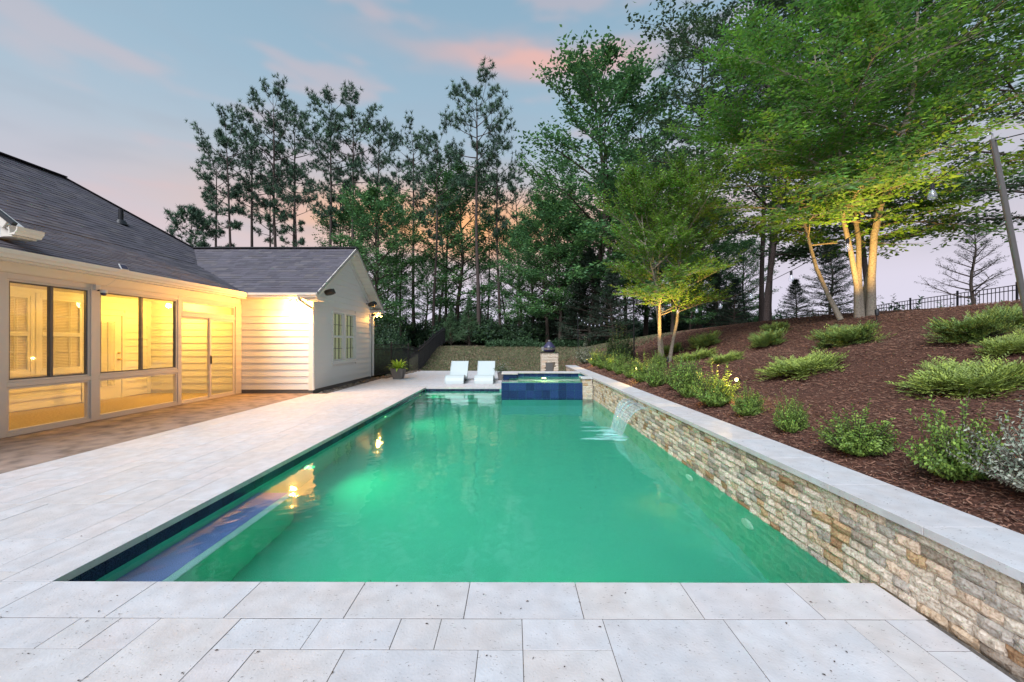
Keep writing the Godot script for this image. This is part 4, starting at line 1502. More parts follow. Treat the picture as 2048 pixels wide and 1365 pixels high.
	bx("top_slab", V(-0.36, 1.063, -0.34), V(0.36, 1.10, 0.38), M.dark_plastic, gp, 0.006)
	var kg := thing("ceramic_grill", "glossy dark dome grill with steel bands and chimney cap", "grill", V(1.46, 0.985, 16.3))
	var k1 := MB.new()
	k1.lathe([[0.001, 0.0], [0.20, 0.0], [0.245, 0.05], [0.255, 0.10], [0.255, 0.135]], 28)
	obj("bowl", k1.mesh(), M.glazed_black, kg)
	var k2 := MB.new()
	k2.lathe([[0.255, 0.155], [0.250, 0.19], [0.215, 0.25], [0.15, 0.33], [0.085, 0.40], [0.07, 0.415], [0.001, 0.415]], 28)
	obj("lid", k2.mesh(), M.glazed_black, kg)
	for y in [0.115, 0.158]:
		var k3 := MB.new()
		k3.lathe([[0.255, y - 0.012], [0.262, y - 0.012], [0.262, y + 0.012], [0.255, y + 0.012]], 28)
		obj("band", k3.mesh(), M.steel, kg)
	var k4 := MB.new()
	k4.lathe([[0.035, 0.41], [0.035, 0.44], [0.055, 0.445], [0.055, 0.475], [0.02, 0.49], [0.001, 0.49]], 18)
	obj("chimney_cap", k4.mesh(), M.steel, kg)
	var k5 := MB.new()
	k5.tube([Vector3(-0.17, 0.17, 0.25), Vector3(-0.17, 0.18, 0.33), Vector3(0.17, 0.18, 0.33), Vector3(0.17, 0.17, 0.25)], [0.012, 0.012, 0.012, 0.012], 8)
	obj("handle", k5.mesh(), M.black_metal, kg)
	obj("hinge", bm(Vector3(0.10, 0.16, 0.06)), M.steel, kg, Vector3(-0.27, 0.13, 0.05))

# ---------------------------------------------------------------- lamps, speakers and other fittings on the house
func lamps() -> void:
	var warm := Color(1.0, 0.71, 0.33)
	var lens := glow_mat("flood_lamp_lens", Color(1.0, 0.86, 0.56), 7.0)
	# two-headed flood lamps under the eave corners
	for q in [[V(-5.80, 2.545, 10.55), "twin warm flood lamp under the eave above the lit siding", 5.8, Vector3(-0.1, -1, -0.2), 0.0], [V(-5.28, 2.50, 15.66), "twin flood lamp under the far eave corner by the fence", 1.5, Vector3(0.5, -0.9, -0.2), 0.0]]:
		var t := thing("flood_lamp", q[1], "lamp", q[0], "flood lamps on the house")
		var b := MB.new()
		b.lathe([[0.001, -0.03], [0.05, -0.03], [0.055, -0.01], [0.055, 0.0]], 16)
		obj("base", b.mesh(), M.white_paint, t)
		for s in [-1, 1]:
			var ax := Basis(Vector3.BACK, s * 0.6)
			var h := MB.new()
			h.lathe([[0.045, -0.13], [0.045, -0.05], [0.02, -0.02], [0.001, -0.02]], 16)
			obj("head", h.mesh(), M.white_paint, t, Vector3(s * 0.03, 0, 0), ax)
			var ln := MB.new()
			ln.lathe([[0.001, -0.145], [0.030, -0.14], [0.042, -0.128]], 16)
			obj("flood_lamp_lens", ln.mesh(), lens, t, Vector3(s * 0.03, 0, 0), ax)
		lamp_omni(t, Vector3(0, -0.19, 0.02), q[2], warm, 0.06)
	# porch ceiling lamps
	var disc := glow_mat("ceiling_lamp_lens", Color(1.0, 0.80, 0.45), 3.0)
	for d in [10.2, 6.4]:
		var c := thing("ceiling_lamp", "round flush ceiling lamp glowing inside the porch near the " + ("end wall" if d > 8 else "inner windows"), "lamp", V(-8.7, 2.5, d), "porch ceiling lamps")
		var b := MB.new()
		b.lathe([[0.001, -0.05], [0.15, -0.045], [0.17, -0.03], [0.17, 0.0]], 24)
		obj("ceiling_lamp_lens", b.mesh(), disc, c)
		var rim := MB.new()
		rim.lathe([[0.171, -0.025], [0.185, -0.025], [0.185, 0.0]], 24)
		obj("rim", rim.mesh(), M.white_paint, c)
		lamp_omni(c, Vector3(0, -0.14, 0), 2.7 if d > 8.0 else 1.4, Color(1.0, 0.78, 0.31), 0.12)
	# outdoor speakers on the gable
	for q in [[V(-5.20, 2.80, 11.28), "dark outdoor speaker below the rake near the lit corner", 0.5], [V(-5.20, 2.78, 14.68), "dark outdoor speaker below the rake toward the fence", -0.4]]:
		var t := thing("outdoor_speaker", q[1], "speaker", q[0], "speakers on the gable", q[2])
		var b := MB.new()
		b.lathe([[0.001, -0.13], [0.07, -0.13], [0.095, -0.09], [0.105, 0.0], [0.10, 0.08], [0.08, 0.12], [0.001, 0.13]], 18)
		obj("cabinet", b.mesh(), M.dark_plastic, t, Vector3.ZERO, Basis(Vector3.BACK, -1.2).scaled(Vector3(1, 0.85, 1.25)))
		var g := MB.new()
		g.lathe([[0.09, 0.125], [0.085, 0.14], [0.001, 0.145]], 18)
		obj("grille", g.mesh(), M.black_mesh, t, Vector3.ZERO, Basis(Vector3.BACK, -1.2).scaled(Vector3(1, 0.85, 1.25)))
		obj("bracket", bm(Vector3(0.20, 0.03, 0.05)), M.black_metal, t, Vector3(-0.17, 0.02, 0))
	# dome camera with its solar panel
	var cm := thing("security_camera", "white dome security camera on the porch post", "camera", V(-7.405, 2.31, 7.06))
	obj("mount", bm(Vector3(0.05, 0.10, 0.09)), M.white_paint, cm, Vector3(0.025, 0.05, 0))
	obj("arm", bm(Vector3(0.10, 0.025, 0.03)), M.black_metal, cm, Vector3(0.08, 0.0, 0))
	var cb := MB.new()
	cb.lathe([[0.048, -0.055], [0.052, -0.02], [0.045, 0.0], [0.001, 0.0]], 18)
	obj("housing", cb.mesh(), M.white_paint, cm, Vector3(0.14, 0.01, 0))
	var cd := MB.new()
	cd.lathe([[0.001, -0.105], [0.028, -0.097], [0.043, -0.075], [0.046, -0.055]], 18)
	obj("dome", cd.mesh(), M.glazed_black, cm, Vector3(0.14, 0.01, 0))
	var sp := thing("solar_panel", "small solar panel clipped to the porch gutter", "solar panel", V(-6.90, 2.72, 7.05))
	obj("panel_frame", bm(Vector3(0.015, 0.11, 0.14)), M.white_paint, sp, Vector3.ZERO, Basis(Vector3.BACK, 0.5))
	obj("cell", bm(Vector3(0.004, 0.09, 0.12)), M.glazed_black, sp, Vector3(0.009, 0.005, 0), Basis(Vector3.BACK, 0.5))
	var wire := MB.new()
	var pts := []
	var rad := []
	for i in 12:
		var t := i / 11.0
		pts.append(V(-6.92 - 0.40 * t, 2.64 - 0.28 * t - 0.08 * sin(PI * t), 7.05 - 0.06 * t))
		rad.append(0.003)
	wire.tube(pts, rad, 4)
	obj("cable", wire.mesh(), M.white_paint, sp, -sp.position)
	# landscape lamps: [x, depth, aim, energy, what]
	var glow := glow_mat("garden_lamp_lens", Color(1.0, 0.86, 0.55), 10.0)
	var list := [
		[3.75, 9.75, Vector3(0.10, 1, -0.28), 9.0, "garden spotlight at the foot of the twin-trunk tree", 50.0],
		[7.20, 7.95, Vector3(0.12, 1, -0.22), 18.0, "garden spotlight at the foot of the multi-stem tree", 60.0],
		[3.30, 5.92, Vector3(-0.5, 0.10, 0.45), 2.4, "garden spotlight glaring above the low hedge", 75.0],
		[3.05, 14.9, Vector3(-0.4, 0.1, 0.9), 2.2, "garden spotlight beside the pale flowering bush", 75.0],
		[2.98, 12.1, Vector3(-0.2, 0.1, 0.9), 2.0, "garden spotlight in the hedge behind the spa", 75.0],
		[2.95, 9.6, Vector3(-0.2, 0.1, 0.9), 1.8, "garden spotlight in the hedge past the waterfall", 75.0]]
	for q in list:
		var y := G(q[0], q[1])
		var t := thing("garden_lamp", q[4], "lamp", V(q[0], y, q[1]), "garden spotlights on the bank")
		var st := MB.new()
		st.tube([Vector3(0, -0.1, 0), Vector3(0, 0.20, 0)], [0.008, 0.008], 6)
		obj("stake", st.mesh(), M.black_metal, t)
		var dir: Vector3 = q[2].normalized()
		var ref := Vector3.RIGHT if absf(dir.x) < 0.8 else Vector3.BACK
		var zx := dir.cross(ref).normalized()
		var bs := Basis(zx, dir, zx.cross(dir))
		var can := MB.new()
		can.lathe([[0.001, -0.10], [0.025, -0.10], [0.032, -0.05], [0.032, 0.02], [0.027, 0.02], [0.025, 0.0]], 14)
		obj("can", can.mesh(), M.black_metal, t, Vector3(0, 0.22, 0), bs)
		var ln := MB.new()
		ln.lathe([[0.026, 0.006], [0.018, 0.012], [0.001, 0.014]], 14)
		obj("garden_lamp_lens", ln.mesh(), glow, t, Vector3(0, 0.22, 0), bs)
		lamp_spot(t, Vector3(0, 0.22, 0) + dir * 0.04, dir, q[3], Color(1.0, 0.80, 0.44), q[5], 0.02)

func string_lights() -> void:
	# leaning poles along the bank
	var poles := [[V(4.62, G(4.62, 3.5) - 0.1, 3.5), V(4.06, 3.12, 3.4), 0.021, "leaning galvanised pole holding the string lights above the bank"], [V(3.92, 0.70, 13.0), V(3.90, 2.98, 13.0), 0.022, "slim dark pole holding string lights beside the twin-trunk tree"], [V(3.95, 0.75, 24.4), V(3.92, 3.1, 24.4), 0.022, "slim dark pole holding string lights at the back of the lawn"]]
	for k in 3:
		var q: Array = poles[k]
		var t := thing("string_light_pole", q[3], "pole", q[0])
		var b := MB.new()
		var v: Vector3 = q[1] - q[0]
		b.tube([Vector3.ZERO, v * 0.6, v], [q[2], q[2] * 0.98, q[2] * 0.95], 14)
		obj("pole", b.mesh(), M.galvanised if k == 0 else M.black_metal, t)
		var hk := MB.new()
		hk.tube([v, v + Vector3(0, 0.04, 0), v + Vector3(-0.03, 0.06, 0), v + Vector3(-0.04, 0.03, 0)], [0.006, 0.006, 0.006, 0.006], 6)
		obj("hook", hk.mesh(), M.steel, t)
	var spans := [[V(4.4, 3.5, -1.5), V(4.06, 3.10, 3.4), 0.35], [V(4.06, 3.10, 3.4), V(3.90, 2.96, 13.0), 0.85], [V(3.90, 2.96, 13.0), V(3.92, 3.08, 24.4), 0.75]]
	for k in 3:
		var s: Array = spans[k]
		var st := thing("string_lights", ["string of clear bulbs running from the leaning pole toward the house", "string of clear bulbs between the leaning pole and the slim pole", "string of clear bulbs between the two slim dark poles"][k], "string lights", s[0])
		var w := MB.new()
		var pts := []
		var rad := []
		for i in 25:
			var t := i / 24.0
			pts.append(s[0].lerp(s[1], t) - Vector3(0, s[2] * 4.0 * t * (1.0 - t), 0) - s[0])
			rad.append(0.0045)
		w.tube(pts, rad, 5)
		obj("wire", w.mesh(), M.black_metal, st)
		var n := int((s[1] - s[0]).length() / 0.95)
		for i in n:
			var t := (i + 0.5) / n
			var p: Vector3 = s[0].lerp(s[1], t) - Vector3(0, s[2] * 4.0 * t * (1.0 - t), 0) - s[0]
			var so := MB.new()
			so.lathe([[0.016, -0.065], [0.017, -0.01], [0.008, 0.0], [0.001, 0.0]], 10)
			var sk := obj("socket", so.mesh(), M.black_metal, st, p)
			var bu := MB.new()
			bu.lathe([[0.001, -0.16], [0.022, -0.154], [0.034, -0.135], [0.034, -0.115], [0.024, -0.085], [0.015, -0.062]], 14)
			obj("glass_bulb", bu.mesh(), M.bulb, sk)
			var fi := MB.new()
			fi.tube([Vector3(-0.008, -0.07, 0), Vector3(-0.010, -0.12, 0), Vector3(0.010, -0.12, 0), Vector3(0.008, -0.07, 0)], [0.002, 0.002, 0.002, 0.002], 4)
			obj("filament", fi.mesh(), M.steel, sk)

# ---------------------------------------------------------------- plants
func tint(cols: Array, r: RandomNumberGenerator, spread := 0.28) -> Color:
	var c: Color = cols[r.randi() % cols.size()]
	var k := r.randf_range(1.0 - spread, 1.0 + spread)
	return Color(c.r * k, c.g * k, c.b * k)

# upright bushy shrub: stems fan out, small leaves in whorls; radius R, height H
func make_shrub(sd: int, stems: int, per: int, R: float, H: float, ll: float, lw: float, cols: Array, wild := 0.12) -> Array:
	var r := RandomNumberGenerator.new()
	r.seed = sd
	var wood := MB.new()
	var fol := MB.new()
	for k in stems:
		var th := 1.35 * sqrt(r.randf())
		var an := r.randf() * TAU
		var L := 1.0 / sqrt(pow(sin(th) / R, 2.0) + pow(cos(th) / H, 2.0)) * (r.randf_range(0.72, 1.0) if r.randf() > wild else r.randf_range(1.0, 1.35))
		var dir := Vector3(sin(th) * cos(an), cos(th), sin(th) * sin(an))
		var side0 := dir.cross(Vector3(0.2, 1, 0.1)).normalized()
		var pts := []
		for i in 5:
			var t := i / 4.0
			pts.append(dir * L * t + Vector3(0, 0.14 * L * t * t, 0) + side0 * 0.05 * L * sin(t * 3.0 + an))
		wood.tube(pts, [0.006, 0.005, 0.004, 0.003, 0.0015], 4, Color.WHITE, false)
		for i in per:
			var t := 0.22 + 0.80 * (i + r.randf()) / per
			var f := minf(t, 0.999) * 4.0
			var p: Vector3 = pts[int(f)].lerp(pts[int(f) + 1], f - int(f))
			var a2 := i * 2.4 + r.randf()
			var side1 := dir.cross(side0)
			var ld := (side0 * cos(a2) + side1 * sin(a2) + dir * r.randf_range(0.35, 1.1)).normalized()
			var ls := ld.cross(dir + Vector3(r.randf_range(-.4, .4), r.randf_range(-.4, .4), r.randf_range(-.4, .4))).normalized()
			fol.leaf(p, ld, ls, ll * r.randf_range(0.7, 1.2), lw * r.randf_range(0.8, 1.2), tint(cols, r))
	return [wood.mesh(), fol.mesh()]

func make_juniper(sd: int, n: int, R: float, H: float, cols: Array) -> Array:
	var r := RandomNumberGenerator.new()
	r.seed = sd
	var wood := MB.new()
	var fol := MB.new()
	for k in n:
		var an := r.randf() * TAU
		var el := r.randf_range(0.08, 1.0) * (H / R) * 1.4
		var L := R * r.randf_range(0.5, 1.05)
		var dir := Vector3(cos(an), el, sin(an)).normalized()
		var pts := []
		for i in 5:
			var t := i / 4.0
			pts.append(dir * L * t + Vector3(0, -0.10 * L * t * t + 0.02, 0))
		wood.tube(pts, [0.008, 0.007, 0.005, 0.004, 0.002], 4, Color.WHITE, false)
		for q in 16:
			var t := 0.25 + 0.75 * (q + r.randf()) / 16.0
			var f := minf(t, 0.999) * 4.0
			var p: Vector3 = pts[int(f)].lerp(pts[int(f) + 1], f - int(f))
			var sd2 := dir.cross(Vector3.UP).normalized() * (1.0 if q % 2 else -1.0)
			var sp := (dir * 0.8 + sd2 * r.randf_range(0.2, 1.0) + Vector3(0, r.randf_range(0.0, 0.8), 0)).normalized()
			var sl := R * 0.26 * r.randf_range(0.6, 1.2)
			var col := tint(cols, r, 0.3)
			for i in 9:
				var tt := (i + 1.0) / 9.0
				var o := p + sp * sl * tt
				var nd := (sp + sd2 * (0.8 if i % 2 else -0.8) + Vector3(0, r.randf_range(-.3, .6), 0)).normalized()
				fol.leaf(o, nd, nd.cross(Vector3(r.randf_range(-.5, .5), 1, r.randf_range(-.5, .5))).normalized(), sl * 0.34, sl * 0.085, col)
	return [wood.mesh(), fol.mesh()]

func plant(called: String, ms: Array, label: String, category: String, group := "", leafmat := "leaf") -> Node3D:
	var t := thing(called, label, category, Vector3.ZERO, group)
	obj("stems", ms[0], M.bark, t)
	obj("foliage", ms[1], M[leafmat], t)
	return t

func put(t: Node3D, x: float, d: float, w: float, h: float, turn := 0.0) -> void:
	t.transform = Transform3D(Basis(Vector3.UP, turn).scaled_local(Vector3(w, h, w)), V(x, G(x, d) - 0.01, d))

func planting() -> void:
	var box_cols := [Color(0.198, 0.316, 0.063), Color(0.152, 0.253, 0.059), Color(0.273, 0.405, 0.074)]
	var protos := [make_shrub(1, 220, 30, 0.30, 0.40, 0.030, 0.017, box_cols, 0.05), make_shrub(2, 230, 28, 0.32, 0.36, 0.028, 0.016, box_cols, 0.08), make_shrub(3, 180, 30, 0.30, 0.42, 0.034, 0.019, box_cols, 0.25)]
	# [x, depth, width scale, height scale, kind, label]
	var row := [
		[2.87, 2.61, 0.74, 1.0, 2, "bushy light green boxwood next to the variegated shrub behind the stone wall"],
		[2.80, 3.26, 0.87, 0.92, 1, "straggly boxwood with a long side shoot behind the stone wall"],
		[2.80, 4.05, 0.57, 0.85, 0, "small dark round boxwood alone in the mulch behind the wall"],
		[2.85, 4.87, 0.64, 0.82, 0, "boxwood with tall tip sprigs next to the glaring spotlight"],
		[2.82, 5.63, 0.88, 1.12, 2, "brightly lit boxwood in front of the glaring spotlight"],
		[2.85, 6.50, 0.92, 1.55, 0, "large dark green boxwood facing the waterfall"],
		[2.98, 7.20, 0.84, 1.45, 1, "large dark green boxwood just past the waterfall"],
		[2.85, 8.0, 0.80, 1.35, 1, "full green boxwood in the hedge below the twin-trunk tree"],
		[2.85, 8.9, 0.76, 1.25, 2, "lamp-lit boxwood in the hedge below the twin-trunk tree"],
		[2.88, 9.8, 0.76, 1.25, 0, "green boxwood in the hedge before the spa pier"],
		[2.88, 10.8, 0.76, 1.3, 2, "lamp-lit boxwood in the hedge level with the spa"],
		[2.90, 11.9, 0.80, 1.3, 1, "green boxwood in the hedge behind the spa pier"],
		[2.92, 13.1, 0.84, 1.3, 2, "lamp-lit boxwood beside the tall holly"],
		[2.95, 14.3, 0.84, 1.2, 2, "lamp-lit boxwood next to the pale flowering bush"]]
	for q in row:
		var t := plant("boxwood_shrub", protos[q[4]], q[5], "shrub", "boxwood hedge behind the stone wall")
		put(t, q[0], q[1], q[2], q[3], rng.randf() * TAU)
	var t2 := plant("boxwood_shrub", protos[0], "small boxwood at the foot of the twin-trunk tree", "shrub", "boxwood hedge behind the stone wall")
	put(t2, 3.5, 9.7, 0.8, 1.1)
	# variegated shrub at the edge, pale bush, holly
	var vg := plant("variegated_shrub", make_shrub(7, 200, 26, 0.42, 0.42, 0.028, 0.016, [Color(.42, .46, .36), Color(.30, .38, .28), Color(.52, .54, .44)], 0.3), "sprawling shrub with pale white-edged leaves behind the wall", "shrub")
	put(vg, 2.95, 2.18, 0.8, 1.0)
	var pb := plant("flowering_bush", make_shrub(8, 170, 24, 0.55, 0.75, 0.05, 0.024, [Color(.24, .27, .16), Color(.40, .40, .32), Color(.20, .25, .11)]), "pale grey-green flowering bush at the far end of the wall", "bush")
	put(pb, 2.95, 16.1, 1.0, 1.1)
	var hol := plant("holly_bush", make_shrub(9, 260, 34, 0.50, 1.25, 0.06, 0.034, [Color(.06, .11, .035), Color(.075, .13, .035), Color(.05, .095, .035)]), "tall dark holly bush with sunlit-looking yellow edge beside the slim pole", "bush")
	hol.set_meta("label", "tall dark holly bush with yellowish side beside the slim pole")
	put(hol, 3.55, 13.4, 1.0, 1.05)
	# junipers on the bank
	var jc := [Color(0.246, 0.326, 0.070), Color(0.319, 0.399, 0.075), Color(0.210, 0.280, 0.075)]
	var jd := [Color(0.175, 0.269, 0.067), Color(0.257, 0.310, 0.059), Color(0.140, 0.227, 0.067)]
	var jp := [make_juniper(21, 95, 0.5, 0.16, jc), make_juniper(22, 105, 0.5, 0.2, jc), make_juniper(23, 120, 0.5, 0.38, jd)]
	var js := [
		[4.35, 6.08, 1.09, 0.90, 0, "low bright green juniper alone in the middle of the mulch"],
		[4.55, 3.98, 1.00, 0.85, 1, "wide feathery juniper above the variegated shrub"],
		[5.45, 4.35, 0.57, 0.72, 1, "juniper at the edge of the bank beside the leaning pole"],
		[4.39, 8.3, 0.71, 0.72, 0, "small low juniper between the twin-trunk tree and the middle juniper"],
		[4.55, 10.0, 1.04, 0.90, 0, "low juniper spreading at the foot of the twin-trunk tree"],
		[5.40, 11.2, 0.94, 0.99, 2, "upright juniper lit yellow behind the twin-trunk tree"],
		[4.75, 12.0, 0.76, 0.72, 2, "dim juniper tucked behind the twin trunks"],
		[5.75, 9.0, 0.82, 0.90, 2, "dull green juniper high on the bank near the far trunks"],
		[5.74, 6.9, 1.07, 0.95, 2, "broad juniper below the multi-stem tree"],
		[5.85, 5.05, 0.86, 0.95, 2, "round bushy juniper below the hilltop fence"],
		[6.55, 5.2, 0.74, 0.77, 2, "grey-green juniper beside the round bushy juniper"],
		[6.5, 9.9, 0.66, 0.72, 2, "small juniper left of the multi-stem tree foot"]]
	for q in js:
		var lab: String = q[5]
		lab = lab.replace("small juniper left of the", "small brownish juniper by the")
		var t := plant("juniper_shrub", jp[q[4]], lab, "juniper", "junipers on the mulch bank", "needle")
		put(t, q[0], q[1], q[2], q[3], rng.randf() * TAU)
		t.basis = Basis(Vector3.BACK, 0.27) * t.basis
	# low juniper hedge along the top of the lawn
	var hd := MB.new()
	var r := RandomNumberGenerator.new()
	r.seed = 77
	for k in 15000:
		var x := r.randf_range(-2.0, 9.0)
		var d := 30.2 + r.randfn(0, 0.55)
		var y := G(x, d) + absf(r.randfn(0, 0.22)) * (0.7 + 0.4 * sin(x * 2.1) * sin(x * 0.7))
		var dir := Vector3(r.randfn(), r.randf_range(0.0, 1.2), r.randfn()).normalized()
		hd.leaf(V(x, y, d), dir, dir.cross(Vector3(.2, 1, .1)).normalized(), 0.20, 0.05, tint([Color(.045, .095, .045), Color(.06, .12, .05)], r, 0.3))
	stuff(tag(obj("juniper_groundcover", hd.mesh(), M.needle), "low band of juniper groundcover along the top of the lawn", "groundcover"))

# ---------------------------------------------------------------- trees
func make_tree(p: Dictionary) -> Array:
	var r := RandomNumberGenerator.new()
	r.seed = p.seed
	var wood := MB.new()
	var fol := MB.new()
	var cols: Array = p.cols
	var needle: bool = p.get("needle", false)
	for st in p.stems:
		var A: Vector3 = st[0]
		var B: Vector3 = st[1]
		var pts := []
		var rad := []
		var n := 9
		var wob: float = p.get("wobble", 0.02) * (B - A).length()
		var ph := r.randf() * TAU
		for i in n:
			var t := i / (n - 1.0)
			var bow := Vector3(st[3] if st.size() > 3 else 0.0, 0, 0) * sin(PI * t)
			pts.append(A.lerp(B, t) + bow + Vector3(sin(t * 7.0 + ph), 0, cos(t * 5.0 + ph)) * wob * sin(PI * t))
			rad.append(st[2] * (pow(1.0 - t, 0.75) * 0.94 + 0.06) * (1.25 if i == 0 else 1.0))
		wood.tube(pts, rad, 10)
		var limbs: int = p.limbs
		for k in limbs:
			var s := (k + r.randf() * 0.9) / limbs
			var t: float = lerpf(p.from, 0.99, s)
			var f := t * (n - 1)
			var start: Vector3 = pts[int(f)].lerp(pts[mini(int(f) + 1, n - 1)], f - int(f))
			var an := k * 2.399 + r.randf_range(-0.5, 0.5)
			var prof := 1.0
			match p.profile:
				"round": prof = sqrt(maxf(0.05, 1.0 - pow(2.0 * s - 0.9, 2.0) * 0.85))
				"cone": prof = 1.02 - s
				"vase": prof = 0.75 + 0.35 * sin(PI * s)
				"pine": prof = (0.55 + 0.75 * sin(PI * pow(s, 1.3))) * (0.3 if r.randf() < 0.22 else 1.0)
			var L: float = p.spread * prof * r.randf_range(0.7, 1.12)
			var dir := Vector3(cos(an), lerpf(p.rise[0], p.rise[1], s), sin(an)).normalized()
			var lp := [start]
			var lr := [minf(rad[mini(int(f), n - 1)] * 0.55, 0.012 + L * 0.018)]
			var q := start
			for i in 5:
				q += dir * L / 5.0
				dir = (dir + Vector3(r.randf_range(-.12, .12), p.curve / 5.0 + r.randf_range(-.08, .08), r.randf_range(-.12, .12))).normalized()
				lp.append(q)
				lr.append(lr[0] * (1.0 - 0.17 * (i + 1)) + 0.002)
			wood.tube(lp, lr, 5, Color.WHITE, false)
			var nb: int = p.branches
			for b in nb:
				var bt: float = lerpf(p.get("bare", 0.25), 1.0, (b + r.randf()) / nb)
				var bf := minf(bt, 0.999) * 5.0
				var bs: Vector3 = lp[int(bf)].lerp(lp[int(bf) + 1], bf - int(bf))
				var ld: Vector3 = (lp[int(bf) + 1] - lp[int(bf)]).normalized()
				var bd := (ld.rotated(Vector3.UP, (1 if b % 2 else -1) * r.randf_range(0.35, 1.15)) + Vector3(0, r.randf_range(-0.15, 0.45), 0)).normalized()
				var bl: float = L * p.get("blen", 0.42) * (1.15 - 0.6 * bt) * r.randf_range(0.6, 1.2) + 0.05 * p.spread
				var be := bs + bd * bl + Vector3(0, -0.06 * bl, 0)
				wood.tube([bs, (bs + be) * 0.5 + Vector3(0, 0.03 * bl, 0), be], [lr[0] * 0.34, lr[0] * 0.22, 0.003], 3, Color.WHITE, false)
				var nt: int = p.twigs
				for w in nt:
					var wt := (w + 1.0) / nt
					var ws := bs.lerp(be, wt)
					if needle:
						tuft(fol, r, ws + Vector3(r.randfn(), r.randfn(), r.randfn()) * p.tuft * 0.3, bd, p.tuft, p.leaves, cols)
						continue
					var pk: float = p.get("perk", 0.35)
					var wd := (bd.rotated(Vector3.UP, (1 if w % 2 else -1) * r.randf_range(0.2, 1.2)) + Vector3(0, r.randf_range(-minf(pk * 1.6, 0.35), pk), 0)).normalized()
					var wl: float = p.twig * r.randf_range(0.6, 1.25)
					if p.get("twig_wood", false):
						wood.tube([ws, ws + wd * wl], [0.0035, 0.0015], 3, Color.WHITE, false)
					var base := tint(cols, r, 0.2)
					var side := wd.cross(Vector3.UP).normalized()
					var nl: int = p.leaves
					for l in nl:
						var o := ws + wd * wl * (l + 0.4) / nl + Vector3(0, -0.10 * wl * pow(float(l) / nl, 2.0), 0)
						if p.get("puff", 0.0) > 0.0:
							o += Vector3(r.randfn(), r.randfn(), r.randfn()) * p.puff
						var sg := 1.0 if l % 2 else -1.0
						var dd := (wd * 0.6 + side * sg * 0.9 + Vector3(r.randf_range(-.3, .3), r.randf_range(-.55, .15), r.randf_range(-.3, .3))).normalized()
						var nn: Vector3 = Vector3(r.randfn(), 0, r.randfn()) * p.get("loose", 0.5) + Vector3.UP
						var k2 := r.randf_range(0.82, 1.18)
						fol.leaf(o, dd, nn.cross(dd).normalized(), p.leaf * r.randf_range(0.7, 1.2), p.leaf * p.get("slim", 0.55) * r.randf_range(0.8, 1.15), Color(base.r * k2, base.g * k2, base.b * k2))
	return [wood.mesh(), fol.mesh()]

func tuft(fol: MB, r: RandomNumberGenerator, p: Vector3, dir: Vector3, l: float, n: int, cols: Array) -> void:
	var c := tint(cols, r, 0.3)
	for i in n:
		var d := (Vector3(r.randfn(), r.randfn() + 0.35, r.randfn()).normalized() + dir * 0.5).normalized()
		var s := d.cross(Vector3(r.randfn(), r.randfn(), r.randfn())).normalized() * l * 0.075
		fol.tri(p - s, p + s, p + d * l * r.randf_range(0.7, 1.1), c)

func tree(called: String, ms: Array, label: String, at: Vector3, sc: float, turn: float, group := "", bark := "bark", leafmat := "leaf", wide := 1.0) -> Node3D:
	var t := thing(called, label, "tree", at, group)
	obj("trunk", ms[0], M[bark], t)
	obj("crown", ms[1], M[leafmat], t)
	t.transform = Transform3D(Basis(Vector3.UP, turn).scaled_local(Vector3(sc * wide, sc, sc * wide)), at)
	return t

